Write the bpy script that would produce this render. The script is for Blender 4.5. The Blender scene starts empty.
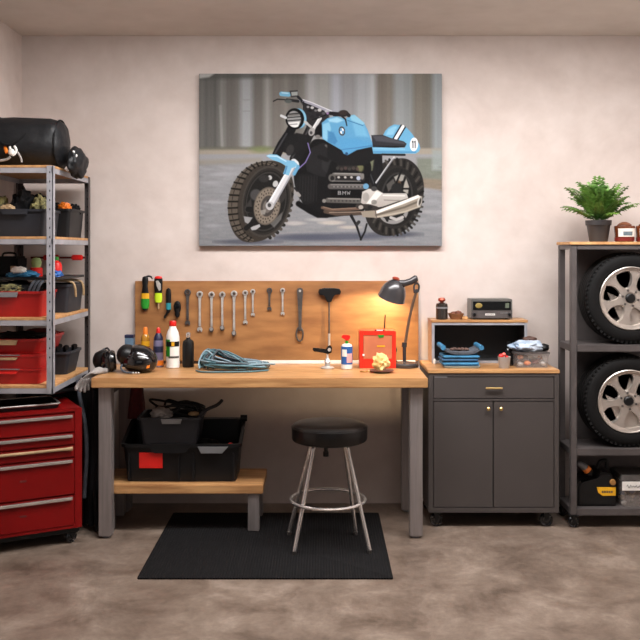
import bpy, bmesh, math, random
import numpy as np
from mathutils import Vector, Matrix, noise
PI = math.pi
rnd = random.Random(7)
SC = bpy.context.scene
COL = SC.collection

# ------------------------------------------------------------------ helpers
F = 880.0; HZ = 250.0; CH = 1.62          # focal length in pixels, horizon row, eye height
def at(px, py, Y):
    "a point at depth Y, from a direction measured on the photograph"
    return Vector(((px-320)*Y/F, Y, CH-(py-HZ)*Y/F))
def X(px, Y): return (px-320)*Y/F
def Z(py, Y): return CH-(py-HZ)*Y/F
def lin(c):
    c = c/255.0
    return c/12.92 if c <= .04045 else ((c+.055)/1.055)**2.4
def rgb(r, g, b): return (lin(r), lin(g), lin(b), 1)

MATS = {}
def mat(name, col, rough=.5, metal=0.0, var=.0, scale=8, bump=0.0, bscale=60, spec=.5, col2=None, alpha=1, coat=0, trans=0, stretch=None):
    if name in MATS: return MATS[name]
    m = bpy.data.materials.new(name); m.use_nodes = True
    nt = m.node_tree; b = nt.nodes['Principled BSDF']
    c = rgb(*col)
    b.inputs['Base Color'].default_value = c
    b.inputs['Roughness'].default_value = rough
    b.inputs['Metallic'].default_value = metal
    b.inputs['Specular IOR Level'].default_value = spec
    b.inputs['Coat Weight'].default_value = coat
    b.inputs['Alpha'].default_value = alpha
    b.inputs['Transmission Weight'].default_value = trans
    tc = nt.nodes.new('ShaderNodeTexCoord')
    src = tc.outputs['Object']
    if stretch:
        mp = nt.nodes.new('ShaderNodeMapping'); mp.inputs['Scale'].default_value = stretch
        nt.links.new(src, mp.inputs['Vector']); src = mp.outputs['Vector']
    n = nt.nodes.new('ShaderNodeTexNoise'); n.inputs['Scale'].default_value = scale; n.inputs['Detail'].default_value = 6
    nt.links.new(src, n.inputs['Vector'])
    if var or col2:
        r = nt.nodes.new('ShaderNodeValToRGB')
        c2 = rgb(*col2) if col2 else tuple(max(0, x*(1-var)) for x in c[:3])+(1,)
        c1 = c if col2 else tuple(min(1, x*(1+var)) for x in c[:3])+(1,)
        r.color_ramp.elements[0].color = c2; r.color_ramp.elements[0].position = .33
        r.color_ramp.elements[1].color = c1; r.color_ramp.elements[1].position = .68
        nt.links.new(n.outputs['Fac'], r.inputs['Fac']); nt.links.new(r.outputs['Color'], b.inputs['Base Color'])
    if bump:
        n2 = nt.nodes.new('ShaderNodeTexNoise'); n2.inputs['Scale'].default_value = bscale; n2.inputs['Detail'].default_value = 4
        nt.links.new(src, n2.inputs['Vector'])
        bp = nt.nodes.new('ShaderNodeBump'); bp.inputs['Strength'].default_value = bump; bp.inputs['Distance'].default_value = .01
        nt.links.new(n2.outputs['Fac'], bp.inputs['Height']); nt.links.new(bp.outputs['Normal'], b.inputs['Normal'])
    MATS[name] = m
    return m

def BM(): return bmesh.new()
def wloc(o):
    v = Vector((0, 0, 0))
    while o is not None:
        v += o.location; o = o.parent
    return v
def obj(name, bm, m, parent=None, ang=.6, label=None):
    "link ONE mesh object; bm is in world axes and moved under its parent"
    bmesh.ops.recalc_face_normals(bm, faces=bm.faces)
    if parent is not None: bm.transform(Matrix.Translation(-wloc(parent)))
    me = bpy.data.meshes.new(name); bm.to_mesh(me); bm.free()
    for p in me.polygons: p.use_smooth = True
    me.set_sharp_from_angle(angle=ang)
    o = bpy.data.objects.new(name, me); COL.objects.link(o)
    for x in (m if isinstance(m, (list, tuple)) else [m]): me.materials.append(x)
    o.parent = parent
    if label: o['label'] = label
    return o
def thing(name, label, cat, loc=(0, 0, 0), group=None):
    o = bpy.data.objects.new(name, None); COL.objects.link(o)
    o.location = loc; o.empty_display_size = .05
    o['label'] = label; o['category'] = cat
    if group: o['group'] = group
    return o
def tag(o, label, cat, group=None):
    o['label'] = label; o['category'] = cat
    if group: o['group'] = group
    return o
def solo(name, bm, m, label, cat, group=None, ang=.6):
    "a thing that is one mesh, its origin at its base"
    zs = [v.co for v in bm.verts]
    c = Vector(((min(v.x for v in zs)+max(v.x for v in zs))/2, (min(v.y for v in zs)+max(v.y for v in zs))/2, min(v.z for v in zs)))
    bm.transform(Matrix.Translation(-c))
    o = obj(name, bm, m, None, ang); o.location = c
    return tag(o, label, cat, group)
def struct(name, bm, m):
    o = obj(name, bm, m); o['kind'] = 'structure'; return o
def dup(root, loc, rotz=None, label=None, group=None):
    r = root.copy(); COL.objects.link(r); r.location = loc
    if rotz is not None: r.rotation_euler = (0, 0, rotz)
    if label: r['label'] = label
    if group: r['group'] = group
    for ch in list(root.children):
        c = ch.copy(); COL.objects.link(c); c.parent = r
        for g in list(ch.children):
            d = g.copy(); COL.objects.link(d); d.parent = c
    return r

def box(bm, x0, x1, y0, y1, z0, z1, bev=0.0, seg=2, M=None, mi=0):
    r = bmesh.ops.create_cube(bm, size=1)
    vs = r['verts']
    for v in vs:
        v.co = Vector((x0+(v.co.x+.5)*(x1-x0), y0+(v.co.y+.5)*(y1-y0), z0+(v.co.z+.5)*(z1-z0)))
        if M is not None: v.co = M @ v.co
    fs = set(f for v in vs for f in v.link_faces)
    for f in fs: f.material_index = mi
    if bev:
        es = list(set(e for v in vs for e in v.link_edges))
        bmesh.ops.bevel(bm, geom=es, offset=bev, segments=seg, affect='EDGES', clamp_overlap=True, material=-1)
    return bm
def rings(bm, rr, cap0=True, cap1=True, closed=False, mi=0):
    vr = [[bm.verts.new(p) for p in r] for r in rr]
    n = len(vr[0])
    k = len(vr)
    for i in range(k if closed else k-1):
        a, b = vr[i], vr[(i+1) % k]
        for j in range(n):
            f = bm.faces.new((a[j], a[(j+1) % n], b[(j+1) % n], b[j])); f.material_index = mi
    if not closed:
        if cap0: bm.faces.new(vr[0][::-1]).material_index = mi
        if cap1: bm.faces.new(vr[-1]).material_index = mi
    return bm
def lathe(bm, prof, c=(0, 0, 0), n=32, M=None, mi=0, sx=1, sy=1):
    "profile of (radius, height) round a vertical axis at c; M turns it first"
    rr = []
    for r, z in prof:
        ring = []
        for j in range(n):
            a = 2*PI*j/n
            p = Vector((max(r, 1e-5)*math.cos(a)*sx, max(r, 1e-5)*math.sin(a)*sy, z))
            if M is not None: p = M @ p
            ring.append(p+Vector(c))
        rr.append(ring)
    return rings(bm, rr, mi=mi)
def tube(bm, pts, r, n=10, closed=False, mi=0):
    pts = [Vector(p) for p in pts]; k = len(pts)
    rs = r if isinstance(r, (list, tuple)) else [r]*k
    rr = []; up = None
    for i in range(k):
        if closed: t = pts[(i+1) % k]-pts[(i-1) % k]
        else: t = pts[min(i+1, k-1)]-pts[max(i-1, 0)]
        if t.length < 1e-9: t = Vector((0, 0, 1))
        t.normalize()
        if up is None:
            up = t.orthogonal().normalized()
        else:
            up = (up-t*up.dot(t))
            up = up.normalized() if up.length > 1e-6 else t.orthogonal().normalized()
        w = t.cross(up)
        rr.append([pts[i]+(up*math.cos(2*PI*j/n)+w*math.sin(2*PI*j/n))*rs[i] for j in range(n)])
    if closed:
        # undo the twist between the last ring and the first
        d = [sum((rr[-1][(j+s) % n]-rr[0][j]).length for j in range(n)) for s in range(n)]
        s = d.index(min(d))
        if s:
            vr = [[bm.verts.new(p) for p in q] for q in rr]
            for i in range(k-1):
                for j in range(n): bm.faces.new((vr[i][j], vr[i][(j+1) % n], vr[i+1][(j+1) % n], vr[i+1][j])).material_index = mi
            for j in range(n): bm.faces.new((vr[-1][(j+s) % n], vr[-1][(j+1+s) % n], vr[0][(j+1) % n], vr[0][j])).material_index = mi
            return bm
        return rings(bm, rr, closed=True, mi=mi)
    return rings(bm, rr, mi=mi)
def curve(ctrl, n=8, closed=False):
    "Catmull-Rom through control points"
    P = [Vector(p) for p in ctrl]; k = len(P); out = []
    for i in range(k if closed else k-1):
        if closed: a, b, c, d = P[(i-1) % k], P[i], P[(i+1) % k], P[(i+2) % k]
        else: a, b, c, d = P[max(i-1, 0)], P[i], P[i+1], P[min(i+2, k-1)]
        for j in range(n):
            t = j/n
            out.append(.5*((2*b)+(c-a)*t+(2*a-5*b+4*c-d)*t*t+(3*b-a-3*c+d)*t**3))
    if not closed: out.append(P[-1])
    return out
def prism(bm, poly, d0, d1, M=None, bev=0, mi=0):
    "2-D outline (x, z) pushed through depth y from d0 to d1"
    M = M or Matrix()
    a = [bm.verts.new(M @ Vector((x, d0, z))) for x, z in poly]
    b = [bm.verts.new(M @ Vector((x, d1, z))) for x, z in poly]
    n = len(poly); fs = [bm.faces.new(a), bm.faces.new(b[::-1])]
    for i in range(n): fs.append(bm.faces.new((a[i], b[i], b[(i+1) % n], a[(i+1) % n])))
    for f in fs: f.material_index = mi
    if bev:
        es = list(set(e for f in fs[:2] for e in f.edges))
        bmesh.ops.bevel(bm, geom=es, offset=bev, segments=2, affect='EDGES', clamp_overlap=True, material=-1)
    return bm
def rrect(x0, x1, y0, y1, r, z, n=5):
    out = []
    for cx, cy, a0 in ((x1-r, y1-r, 0), (x0+r, y1-r, PI/2), (x0+r, y0+r, PI), (x1-r, y0+r, 1.5*PI)):
        for j in range(n):
            a = a0+PI/2*j/(n-1)
            px, py = cx+r*math.cos(a), cy+r*math.sin(a)
            out.append(Vector((px, py, z(px, py) if callable(z) else z)))
    return out
def tub(bm, x0, x1, y0, y1, z0, z1, tp=.02, t=.005, lip=.008, r=.02, lh=.014, ztop=None):
    "open-topped storage tub with tapered walls and a turned-out rim"
    zt = ztop or (lambda x, y: z1)
    d = lambda e: (lambda x, y: zt(x, y)-e)
    R = [rrect(x0+tp, x1-tp, y0+tp, y1-tp, r, z0), rrect(x0+lip, x1-lip, y0+lip, y1-lip, r, d(lh)),
         rrect(x0, x1, y0, y1, r+lip, d(lh)), rrect(x0, x1, y0, y1, r+lip, d(0)),
         rrect(x0+lip+t, x1-lip-t, y0+lip+t, y1-lip-t, r, d(0)), rrect(x0+tp+t, x1-tp-t, y0+tp+t, y1-tp-t, r, z0+t)]
    return rings(bm, R)
def blob(bm, c, rad, amp=.25, fr=2.0, sub=3, seed=0, flat=None, mi=0):
    "lumpy closed shape; flat = lowest height it may reach (it lies on something there)"
    r = bmesh.ops.create_icosphere(bm, subdivisions=sub, radius=1)
    for v in r['verts']:
        p = v.co.copy()
        k = 1+amp*noise.fractal(p*fr+Vector((seed*7.3, seed*3.1, seed*1.7)), 1.0, 2.0, 3)
        v.co = Vector(c)+Vector((p.x*rad[0]*k, p.y*rad[1]*k, p.z*rad[2]*k))
        if flat is not None and v.co.z < flat: v.co.z = flat
    for f in set(f for v in r['verts'] for f in v.link_faces): f.material_index = mi
    return bm
def drape(bm, cx, cy, z0, z1, w0, d0, w1, d1, folds=5, amp=.25, n=40, k=14, seed=0, bend=0):
    "hanging cloth: a closed column with folds that deepen towards the hem"
    rr = []
    for i in range(k+1):
        t = i/k; z = z1+(z0-z1)*t
        w = w0+(w1-w0)*t; d = d0+(d1-d0)*t
        ring = []
        for j in range(n):
            a = 2*PI*j/n
            q = 1+amp*(.35+.65*t)*math.sin(folds*a+seed+1.5*t)+.12*noise.noise(Vector((3*math.cos(a), 3*math.sin(a), z*6+seed)))
            ring.append(Vector((cx+w*q*math.cos(a)+bend*math.sin(t*PI), cy+d*q*math.sin(a), z)))
        rr.append(ring)
    return rings(bm, rr)
# ------------------------------------------------------------------ materials
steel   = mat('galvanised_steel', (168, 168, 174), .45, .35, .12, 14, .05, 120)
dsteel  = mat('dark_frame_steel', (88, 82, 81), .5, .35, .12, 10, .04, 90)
lsteel  = mat('brushed_leg_steel', (146, 138, 136), .42, .55, .12, 6, .08, 40, stretch=(12, 12, .6))
chrome  = mat('chrome', (212, 206, 202), .24, .8, .05, 20)
toolst  = mat('tool_steel', (205, 200, 194), .36, .55, .15, 30)
dtool   = mat('dark_tool_steel', (96, 91, 88), .38, .6, .2, 30)
cast    = mat('alloy_rim', (196, 188, 180), .34, .8, .08, 12)
wood    = mat('beech_worktop', (196, 150, 100), .38, 0, scale=3.0, col2=(150, 104, 64), stretch=(1.2, 14, 14), bump=.04, bscale=20)
endwood = mat('shelf_chipboard', (204, 158, 106), .6, 0, scale=30, col2=(172, 124, 78), bump=.1, bscale=150)
ply     = mat('plywood_panel', (166, 116, 68), .55, 0, scale=2.4, col2=(132, 87, 48), stretch=(1.6, 5, 7), bump=.04, bscale=30)
black   = mat('black_plastic', (14, 14, 15), .42, 0, .2, 10, spec=.35)
bgloss  = mat('gloss_black', (14, 14, 16), .16, 0, .1, 10, coat=.4)
bmatte  = mat('matte_black_cloth', (14, 14, 16), .85, 0, .35, 30, .25, 140, spec=.25)
nylon   = mat('black_nylon', (17, 18, 21), .55, 0, .2, 40, .9, 9, spec=.4)
rubber  = mat('tyre_rubber', (15, 14, 14), .75, 0, .2, 20, .08, 80, spec=.2)
grbin   = mat('charcoal_bin_plastic', (42, 43, 48), .5, 0, .1, 8, .04, 120, spec=.3)
dkbin   = mat('black_bin_plastic', (20, 20, 22), .45, 0, .1, 8, .04, 120, spec=.3)
redbin  = mat('red_bin_plastic', (164, 22, 19), .42, 0, .1, 8)
redpnt  = mat('red_enamel', (116, 9, 9), .38, 0, .1, 5, spec=.22)
redbox  = mat('red_box_paint', (214, 44, 26), .38, 0, .1, 8)
cartp   = mat('charcoal_cabinet_paint', (67, 61, 59), .5, 0, .05, 4)
cartd   = mat('charcoal_panel_dark', (36, 35, 36), .6, 0, .08, 5)
brass   = mat('brass', (206, 172, 112), .3, .9, .08, 20)
vinyl   = mat('black_vinyl', (14, 11, 10), .29, 0, .15, 20, .04, 120, spec=.4)
leafm   = mat('fern_leaf', (104, 142, 56), .5, 0, scale=9, col2=(48, 86, 28))
potm    = mat('dark_plant_pot', (50, 47, 48), .45, 0, .12, 8)
soil    = mat('soil', (46, 34, 26), .95, 0, .4, 60, .6, 90)
white   = mat('white_plastic', (228, 224, 218), .35, 0, .05, 10)
greyp   = mat('grey_plastic', (120, 120, 122), .45, 0, .08, 10)
redpl   = mat('red_plastic', (214, 30, 24), .35, 0, .05, 10)
orange  = mat('orange_plastic', (226, 120, 30), .4, 0, .1, 10)
yellow  = mat('yellow_plastic', (222, 164, 30), .4, 0, .1, 10)
lime    = mat('lime_plastic', (196, 226, 40), .4, 0, .06, 10)
green   = mat('green_plastic', (36, 134, 40), .35, 0, .1, 10)
teal    = mat('teal_plastic', (40, 130, 140), .4, 0, .1, 10)
blue    = mat('blue_plastic', (40, 92, 160), .4, 0, .1, 10)
bluecl  = mat('blue_cloth', (48, 112, 150), .75, 0, .25, 25, .3, 90)
dbluecl = mat('dark_blue_cloth', (36, 78, 112), .75, 0, .25, 25, .3, 90)
pale    = mat('pale_blue_plastic', (176, 206, 220), .45, 0, .06, 10)
camo    = mat('camouflage_cloth', (150, 142, 92), .85, 0, scale=34, col2=(22, 24, 18), bump=.3, bscale=60)
tan     = mat('tan_leather', (168, 140, 104), .7, 0, .2, 20, .2, 60)
greycl  = mat('grey_cloth', (150, 144, 140), .85, 0, .2, 25, .3, 90)
slatecl = mat('slate_grey_cloth', (70, 74, 82), .8, 0, .25, 25, .3, 90)
darkred = mat('dark_red_cloth', (92, 26, 24), .85, 0, .25, 25, .3, 90)
matm    = mat('rubber_mat', (21, 20, 21), .85, 0, .15, 30, spec=.15)

def room_mat(name, stops, rough, scale, dist, bump, bscale, streak=None, cracks=False):
    m = bpy.data.materials.new(name); m.use_nodes = True
    nt = m.node_tree; b = nt.nodes['Principled BSDF']; L = nt.links.new
    tc = nt.nodes.new('ShaderNodeTexCoord')
    n = nt.nodes.new('ShaderNodeTexNoise'); n.inputs['Scale'].default_value = scale; n.inputs['Detail'].default_value = 12
    n.inputs['Roughness'].default_value = .74 if cracks else .62; n.inputs['Distortion'].default_value = dist
    L(tc.outputs['Object'], n.inputs['Vector'])
    r = nt.nodes.new('ShaderNodeValToRGB')
    e = r.color_ramp.elements
    e[0].position, e[0].color = stops[0][0], rgb(*stops[0][1])
    e[1].position, e[1].color = stops[-1][0], rgb(*stops[-1][1])
    for p, c in stops[1:-1]:
        k = e.new(p); k.color = rgb(*c)
    L(n.outputs['Fac'], r.inputs['Fac'])
    n2 = nt.nodes.new('ShaderNodeTexNoise'); n2.inputs['Scale'].default_value = bscale; n2.inputs['Detail'].default_value = 5
    L(tc.outputs['Object'], n2.inputs['Vector'])
    mx = nt.nodes.new('ShaderNodeMix'); mx.data_type = 'RGBA'; mx.blend_type = 'SOFT_LIGHT'; mx.inputs['Factor'].default_value = .35
    L(r.outputs['Color'], mx.inputs['A']); L(n2.outputs['Color'], mx.inputs['B'])
    bw = nt.nodes.new('ShaderNodeRGBToBW'); L(n2.outputs['Color'], bw.inputs['Color']); L(bw.outputs['Val'], mx.inputs['B'])
    out = mx.outputs['Result']
    if cracks:      # wandering hairline joints and trowel marks in the slab
        md = nt.nodes.new('ShaderNodeMix'); md.data_type = 'VECTOR'; md.inputs['Factor'].default_value = .22
        L(tc.outputs['Object'], md.inputs['A']); L(n.outputs['Color'], md.inputs['B'])
        vo = nt.nodes.new('ShaderNodeTexVoronoi'); vo.feature = 'DISTANCE_TO_EDGE'; vo.inputs['Scale'].default_value = 3.1
        L(md.outputs['Result'], vo.inputs['Vector'])
        vr = nt.nodes.new('ShaderNodeMapRange'); vr.inputs['From Max'].default_value = .035; vr.inputs['To Min'].default_value = .11; vr.inputs['To Max'].default_value = 0
        L(vo.outputs['Distance'], vr.inputs['Value'])
        n3 = nt.nodes.new('ShaderNodeTexNoise'); n3.inputs['Scale'].default_value = 1.1; L(tc.outputs['Object'], n3.inputs['Vector'])
        mm = nt.nodes.new('ShaderNodeMath'); mm.operation = 'MULTIPLY'; L(vr.outputs['Result'], mm.inputs[0]); L(n3.outputs['Fac'], mm.inputs[1])
        mk = nt.nodes.new('ShaderNodeMix'); mk.data_type = 'RGBA'; mk.inputs['B'].default_value = rgb(196, 180, 166)
        L(mm.outputs[0], mk.inputs['Factor']); L(out, mk.inputs['A']); out = mk.outputs['Result']
    L(out, b.inputs['Base Color'])
    b.inputs['Roughness'].default_value = rough
    if streak:
        rr = nt.nodes.new('ShaderNodeMapRange'); rr.inputs['To Min'].default_value = rough-streak; rr.inputs['To Max'].default_value = rough+streak
        L(n.outputs['Fac'], rr.inputs['Value']); L(rr.outputs['Result'], b.inputs['Roughness'])
    bp = nt.nodes.new('ShaderNodeBump'); bp.inputs['Strength'].default_value = bump; bp.inputs['Distance'].default_value = .02
    L(n.outputs['Fac'], bp.inputs['Height']); L(bp.outputs['Normal'], b.inputs['Normal'])
    return m
plaster = room_mat('plaster_wall', [(.3, (190, 176, 169)), (.5, (199, 186, 179)), (.7, (205, 193, 187))], .9, 1.6, .6, .10, 9)
ceilm   = room_mat('ceiling_paint', [(.3, (202, 195, 188)), (.7, (210, 203, 196))], .9, 1.2, .3, .04, 7)
concrete = room_mat('concrete_floor', [(.33, (80, 67, 57)), (.45, (106, 91, 80)), (.55, (121, 106, 94)), (.69, (145, 130, 118))], .36, 3.2, .3, .10, 34, streak=.14, cracks=True)

# ------------------------------------------------------------------ the room
WY = 5.63; CZ = 2.99; LX = -1.907; LW = -2.5; RW = 2.75; FY = -1.5; PY = 5.15
b = BM(); box(b, LW-.1, RW+.1, FY, WY+.1, -.1, 0); struct('floor', b, concrete)
b = BM(); box(b, LW-.1, RW+.1, FY, WY+.1, CZ, CZ+.1); struct('ceiling', b, ceilm)
b = BM(); box(b, LX, RW+.1, WY, WY+.1, 0, CZ); struct('wall_back', b, plaster)
b = BM()       # the left wall steps in to a pier in the back corner
prism(b, [(LW-.1, FY), (LW, FY), (LW, PY), (LX, PY), (LX, WY+.1), (LW-.1, WY+.1)], 0, CZ, Matrix(((1, 0, 0, 0), (0, 0, 1, 0), (0, 1, 0, 0), (0, 0, 0, 1))))
struct('wall_left', b, plaster)
b = BM(); box(b, RW, RW+.1, FY, WY, 0, CZ); struct('wall_right', b, plaster)

# ------------------------------------------------------------------ camera
cam = bpy.data.cameras.new('camera'); co = bpy.data.objects.new('camera', cam); COL.objects.link(co)
co.location = (0, 0, CH); co.rotation_euler = (PI/2, 0, 0)
cam.sensor_width = 36; cam.lens = 36*F/640; cam.shift_y = -(320-HZ)/640
cam.clip_start = .05
SC.camera = co

# ------------------------------------------------------------------ light
def area(name, loc, rot, sx, sy, power, col, spread=PI):
    l = bpy.data.lights.new(name, 'AREA'); l.shape = 'RECTANGLE'; l.size = sx; l.size_y = sy
    l.energy = power; l.color = col; l.spread = spread
    o = bpy.data.objects.new(name, l); COL.objects.link(o); o.location = loc; o.rotation_euler = rot
    return o
area('ceiling_light', (.55, 4.10, 2.93), (math.radians(3), 0, 0), 3.4, .5, 148, (1, .985, .985))
area('ceiling_fill', (.50, 3.2, 2.60), (PI, 0, 0), 2.2, .25, 62, (1, .985, .98))  # unseen lamp added to brighten the ceiling
area('front_fill', (.3, -1.2, 1.9), (math.radians(84), 0, 0), 3.6, 2.0, 9, (1, .98, .97))  # weak, broad fill light added behind the camera
w = bpy.data.worlds.new('world'); SC.world = w; w.use_nodes = True
w.node_tree.nodes['Background'].inputs['Color'].default_value = (.9, .93, 1, 1)
w.node_tree.nodes['Background'].inputs['Strength'].default_value = .05
SC.view_settings.view_transform = 'Standard'; SC.view_settings.look = 'None'
SC.view_settings.exposure = 0; SC.view_settings.gamma = 1; SC.view_settings.use_curve_mapping = False
# ------------------------------------------------------------------ the motorcycle print: a photograph on canvas, drawn shape by shape
# drawing space: u 23..619 across, v 36..455 down
U0, U1, V0, V1 = 23.0, 619.0, 36.0, 455.0
NX, NY = 540, 380
uu = np.linspace(U0, U1, NX)[None, :].repeat(NY, 0); vv = np.linspace(V0, V1, NY)[:, None].repeat(NX, 1)
IMG = np.zeros((NY, NX, 3))
TR = {'C': (1, 0, 1, 0), 'A': (.5, 12.3, .5, 24.6), 'B': (.5, 307.7, .5, 24.6), 'K': (.5, 12.3, .5, 241.2),
      'D': (.5, 307.7, .5, 241.2), 'E': (.346, 196.9, .346, 61.5), 'G': (.346, 246.2, .346, 196.9)}
def tr(s, pts):
    a, b_, c, d = TR[s]
    return [(x*a+b_, y*c+d) for x, y in pts]
def win(p, m):
    xs = [q[0] for q in p]; ys = [q[1] for q in p]
    i0 = max(0, int((min(xs)-m-U0)/(U1-U0)*(NX-1))); i1 = min(NX, int((max(xs)+m-U0)/(U1-U0)*(NX-1))+2)
    j0 = max(0, int((min(ys)-m-V0)/(V1-V0)*(NY-1))); j1 = min(NY, int((max(ys)+m-V0)/(V1-V0)*(NY-1))+2)
    return slice(j0, max(j0, j1)), slice(i0, max(i0, i1))
def segd(x, y, a, b_):
    ax, ay = a; bx, by = b_
    dx, dy = bx-ax, by-ay; L2 = dx*dx+dy*dy+1e-9
    t = np.clip(((x-ax)*dx+(y-ay)*dy)/L2, 0, 1)
    return np.hypot(x-ax-t*dx, y-ay-t*dy), t
def put(sl, cov, col, al=1):
    c = np.asarray(col, float)
    k = (np.clip(cov, 0, 1)*al)[..., None]
    IMG[sl] = IMG[sl]*(1-k)+c*k
def pmask(pts, aa):
    sl = win(pts, aa+1); x, y = uu[sl], vv[sl]
    d = np.full(x.shape, 1e9); ins = np.zeros(x.shape, bool)
    n = len(pts)
    for i in range(n):
        a, b_ = pts[i], pts[(i+1) % n]
        d = np.minimum(d, segd(x, y, a, b_)[0])
        if a[1] != b_[1]:
            c = ((a[1] > y) != (b_[1] > y)) & (x < (b_[0]-a[0])*(y-a[1])/(b_[1]-a[1])+a[0])
            ins ^= c
    sd = np.where(ins, -d, d)
    return sl, np.clip(.5-sd/aa, 0, 1)
def smooth2(pts, n=5):
    return [(p.x, p.y) for p in curve([(a, b_, 0) for a, b_ in pts], n, closed=True)]
def poly(s, pts, col, aa=1.3, al=1, sm=False, grad=None):
    p = tr(s, pts)
    if sm: p = smooth2(p)
    sl, cov = pmask(p, aa)
    if grad:           # a second printed tone down the shape
        c2, y0, y1 = grad; a_, b_, c_, d_ = TR[s]
        t = np.clip((vv[sl]-(y0*c_+d_))/((y1-y0)*c_), 0, 1)[..., None]
        col = np.asarray(col, float)*(1-t)+np.asarray(c2, float)*t
    put(sl, cov, col, al)
def line(s, pts, w, col, aa=1.3, al=1, w1=None):
    p = tr(s, pts); k = TR[s][0]; w = w*k/2; w1 = w if w1 is None else w1*k/2
    sl = win(p, max(w, w1)+aa+1); x, y = uu[sl], vv[sl]
    cov = np.zeros(x.shape); n = len(p)-1
    for i in range(n):
        d, t = segd(x, y, p[i], p[i+1]); f = (i+t)/n
        cov = np.maximum(cov, np.clip(.5-(d-(w+(w1-w)*f))/aa, 0, 1))
    put(sl, cov, col, al)
def ell(s, c, rx, ry, col, tilt=0, aa=1.3, al=1, ring=None):
    (cx, cy), = tr(s, [c]); k = TR[s][0]; rx *= k; ry *= k
    m = max(rx, ry); sl = win([(cx-m, cy-m), (cx+m, cy+m)], aa+2); x, y = uu[sl]-cx, vv[sl]-cy
    t = math.radians(tilt); xr = x*math.cos(t)+y*math.sin(t); yr = -x*math.sin(t)+y*math.cos(t)
    q = np.sqrt((xr/rx)**2+(yr/ry)**2)+1e-9; sd = (q-1)*min(rx, ry)
    if ring: sd = np.abs(sd+ring*k/2)-ring*k/2
    put(sl, np.clip(.5-sd/aa, 0, 1), col, al)
def smoothf(a, k, ax):
    ker = np.ones(k)/k
    return np.apply_along_axis(lambda r: np.convolve(np.pad(r, k//2, mode='edge'), ker, 'valid')[:r.size], ax, a)

# blurred garage doors behind the bike
stripes = [(20, (120, 118, 112)), (42, (96, 94, 90)), (70, (112, 110, 104)), (88, (92, 90, 86)), (112, (124, 122, 116)), (132, (150, 148, 143)), (148, (106, 101, 95)),
  (190, (116, 111, 105)), (222, (160, 163, 165)), (285, (108, 102, 95)), (338, (150, 148, 142)), (375, (118, 111, 103)), (425, (128, 122, 114)), (470, (112, 107, 100)), (515, (126, 121, 113)),
  (545, (168, 167, 166)), (600, (158, 157, 152)), (668, (172, 176, 186)), (720, (150, 149, 151)), (787, (168, 171, 174)), (850, (184, 186, 188)), (893, (122, 112, 100)), (930, (130, 120, 108)),
  (975, (150, 155, 155)), (1040, (144, 148, 147)), (1074, (124, 116, 103)), (1130, (118, 112, 100)), (1166, (150, 158, 160)), (1205, (158, 164, 166))]
for i, (a, c) in enumerate(stripes):
    e = stripes[i+1][0] if i+1 < len(stripes) else 1300
    poly('A', [(a, 0), (e, 0), (e, 470), (a, 470)], [128+(q_-128)*.8 for q_ in c], 3)
IMG = smoothf(IMG, 13, 1)
poly('A', [(0, 0), (380, 0), (380, 44), (0, 52)], (84, 84, 80), 10, .7); poly('A', [(20, 14), (110, 14), (70, 40), (20, 46)], (190, 190, 186), 5, .8)
poly('A', [(380, 0), (545, 0), (545, 40), (380, 44)], (92, 90, 84), 12, .5); poly('A', [(545, 0), (900, 0), (900, 30), (545, 34)], (140, 140, 138), 10, .5)
line('A', [(125, 180), (135, 380)], 12, (146, 146, 142), 4, .8)
line('A', [(225, 150), (280, 150)], 5, (140, 142, 142), 3); line('A', [(225, 205), (280, 205)], 5, (140, 142, 142), 3)
poly('A', [(0, 386), (1250, 386), (1250, 480), (0, 480)], (160, 150, 134), 6)
poly('A', [(0, 378), (420, 378), (420, 394), (0, 394)], (104, 104, 90), 6, .7)
ell('A', (325, 392), 50, 16, (122, 132, 84), 0, 9, .8)
poly('C', [(0, 232), (650, 232), (650, 470), (0, 470)], (150, 150, 153), 4, grad=((134, 136, 140), 240, 455))
poly('K', [(0, 10), (330, 0), (330, 22), (0, 34)], (150, 140, 122), 8, .6)
# right side: base of the wall, kerb, verge
poly('D', [(500, 0), (640, 0), (640, 110), (500, 100)], (118, 124, 108), 8, .8); poly('D', [(520, 98), (640, 106), (640, 160), (520, 142)], (138, 122, 102), 7, .9)
poly('D', [(575, -40), (640, -40), (640, 64), (575, 60)], (150, 160, 158), 8, .8)
prr = np.random.RandomState(3)
st = smoothf(smoothf(prr.randn(NY, NX), 25, 1), 5, 0)
st = st/st.std()*3.0
rd = np.clip((vv-246)/14, 0, 1)
IMG += (st*rd)[..., None]*np.array([1, 1, 1.02])
for (x0, y0, x1, h, c, al) in ((40, 215, 160, 8, (176, 176, 178), .5), (30, 120, 150, 8, (168, 168, 172), .5), (440, 318, 540, 10, (182, 176, 172), .8), (40, 330, 130, 8, (170, 170, 174), .5), (80, 80, 200, 10, (166, 166, 170), .5)):
    ell('K', ((x0+x1)/2, y0), (x1-x0)/2, h, c, 0, 4, al)
for (x, y, w_, h, c, al) in ((80, 315, 60, 10, (186, 178, 168), .9), (170, 338, 50, 8, (182, 174, 164), .9), (20, 300, 60, 8, (176, 174, 172), .8), (570, 262, 60, 8, (160, 160, 162), .7), (560, 330, 70, 8, (158, 160, 164), .6)):
    ell('D', (x, y), w_, h, c, 0, 4, al)
ell('D', (120, 384), 300, 18, (84, 88, 104), -1, 9, .85); ell('K', (540, 386), 130, 14, (84, 88, 104), 0, 7, .8); ell('K', (260, 408), 160, 12, (90, 92, 104), 0, 5, .9); ell('D', (400, 372), 120, 12, (80, 82, 94), 0, 6, .8)
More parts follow.
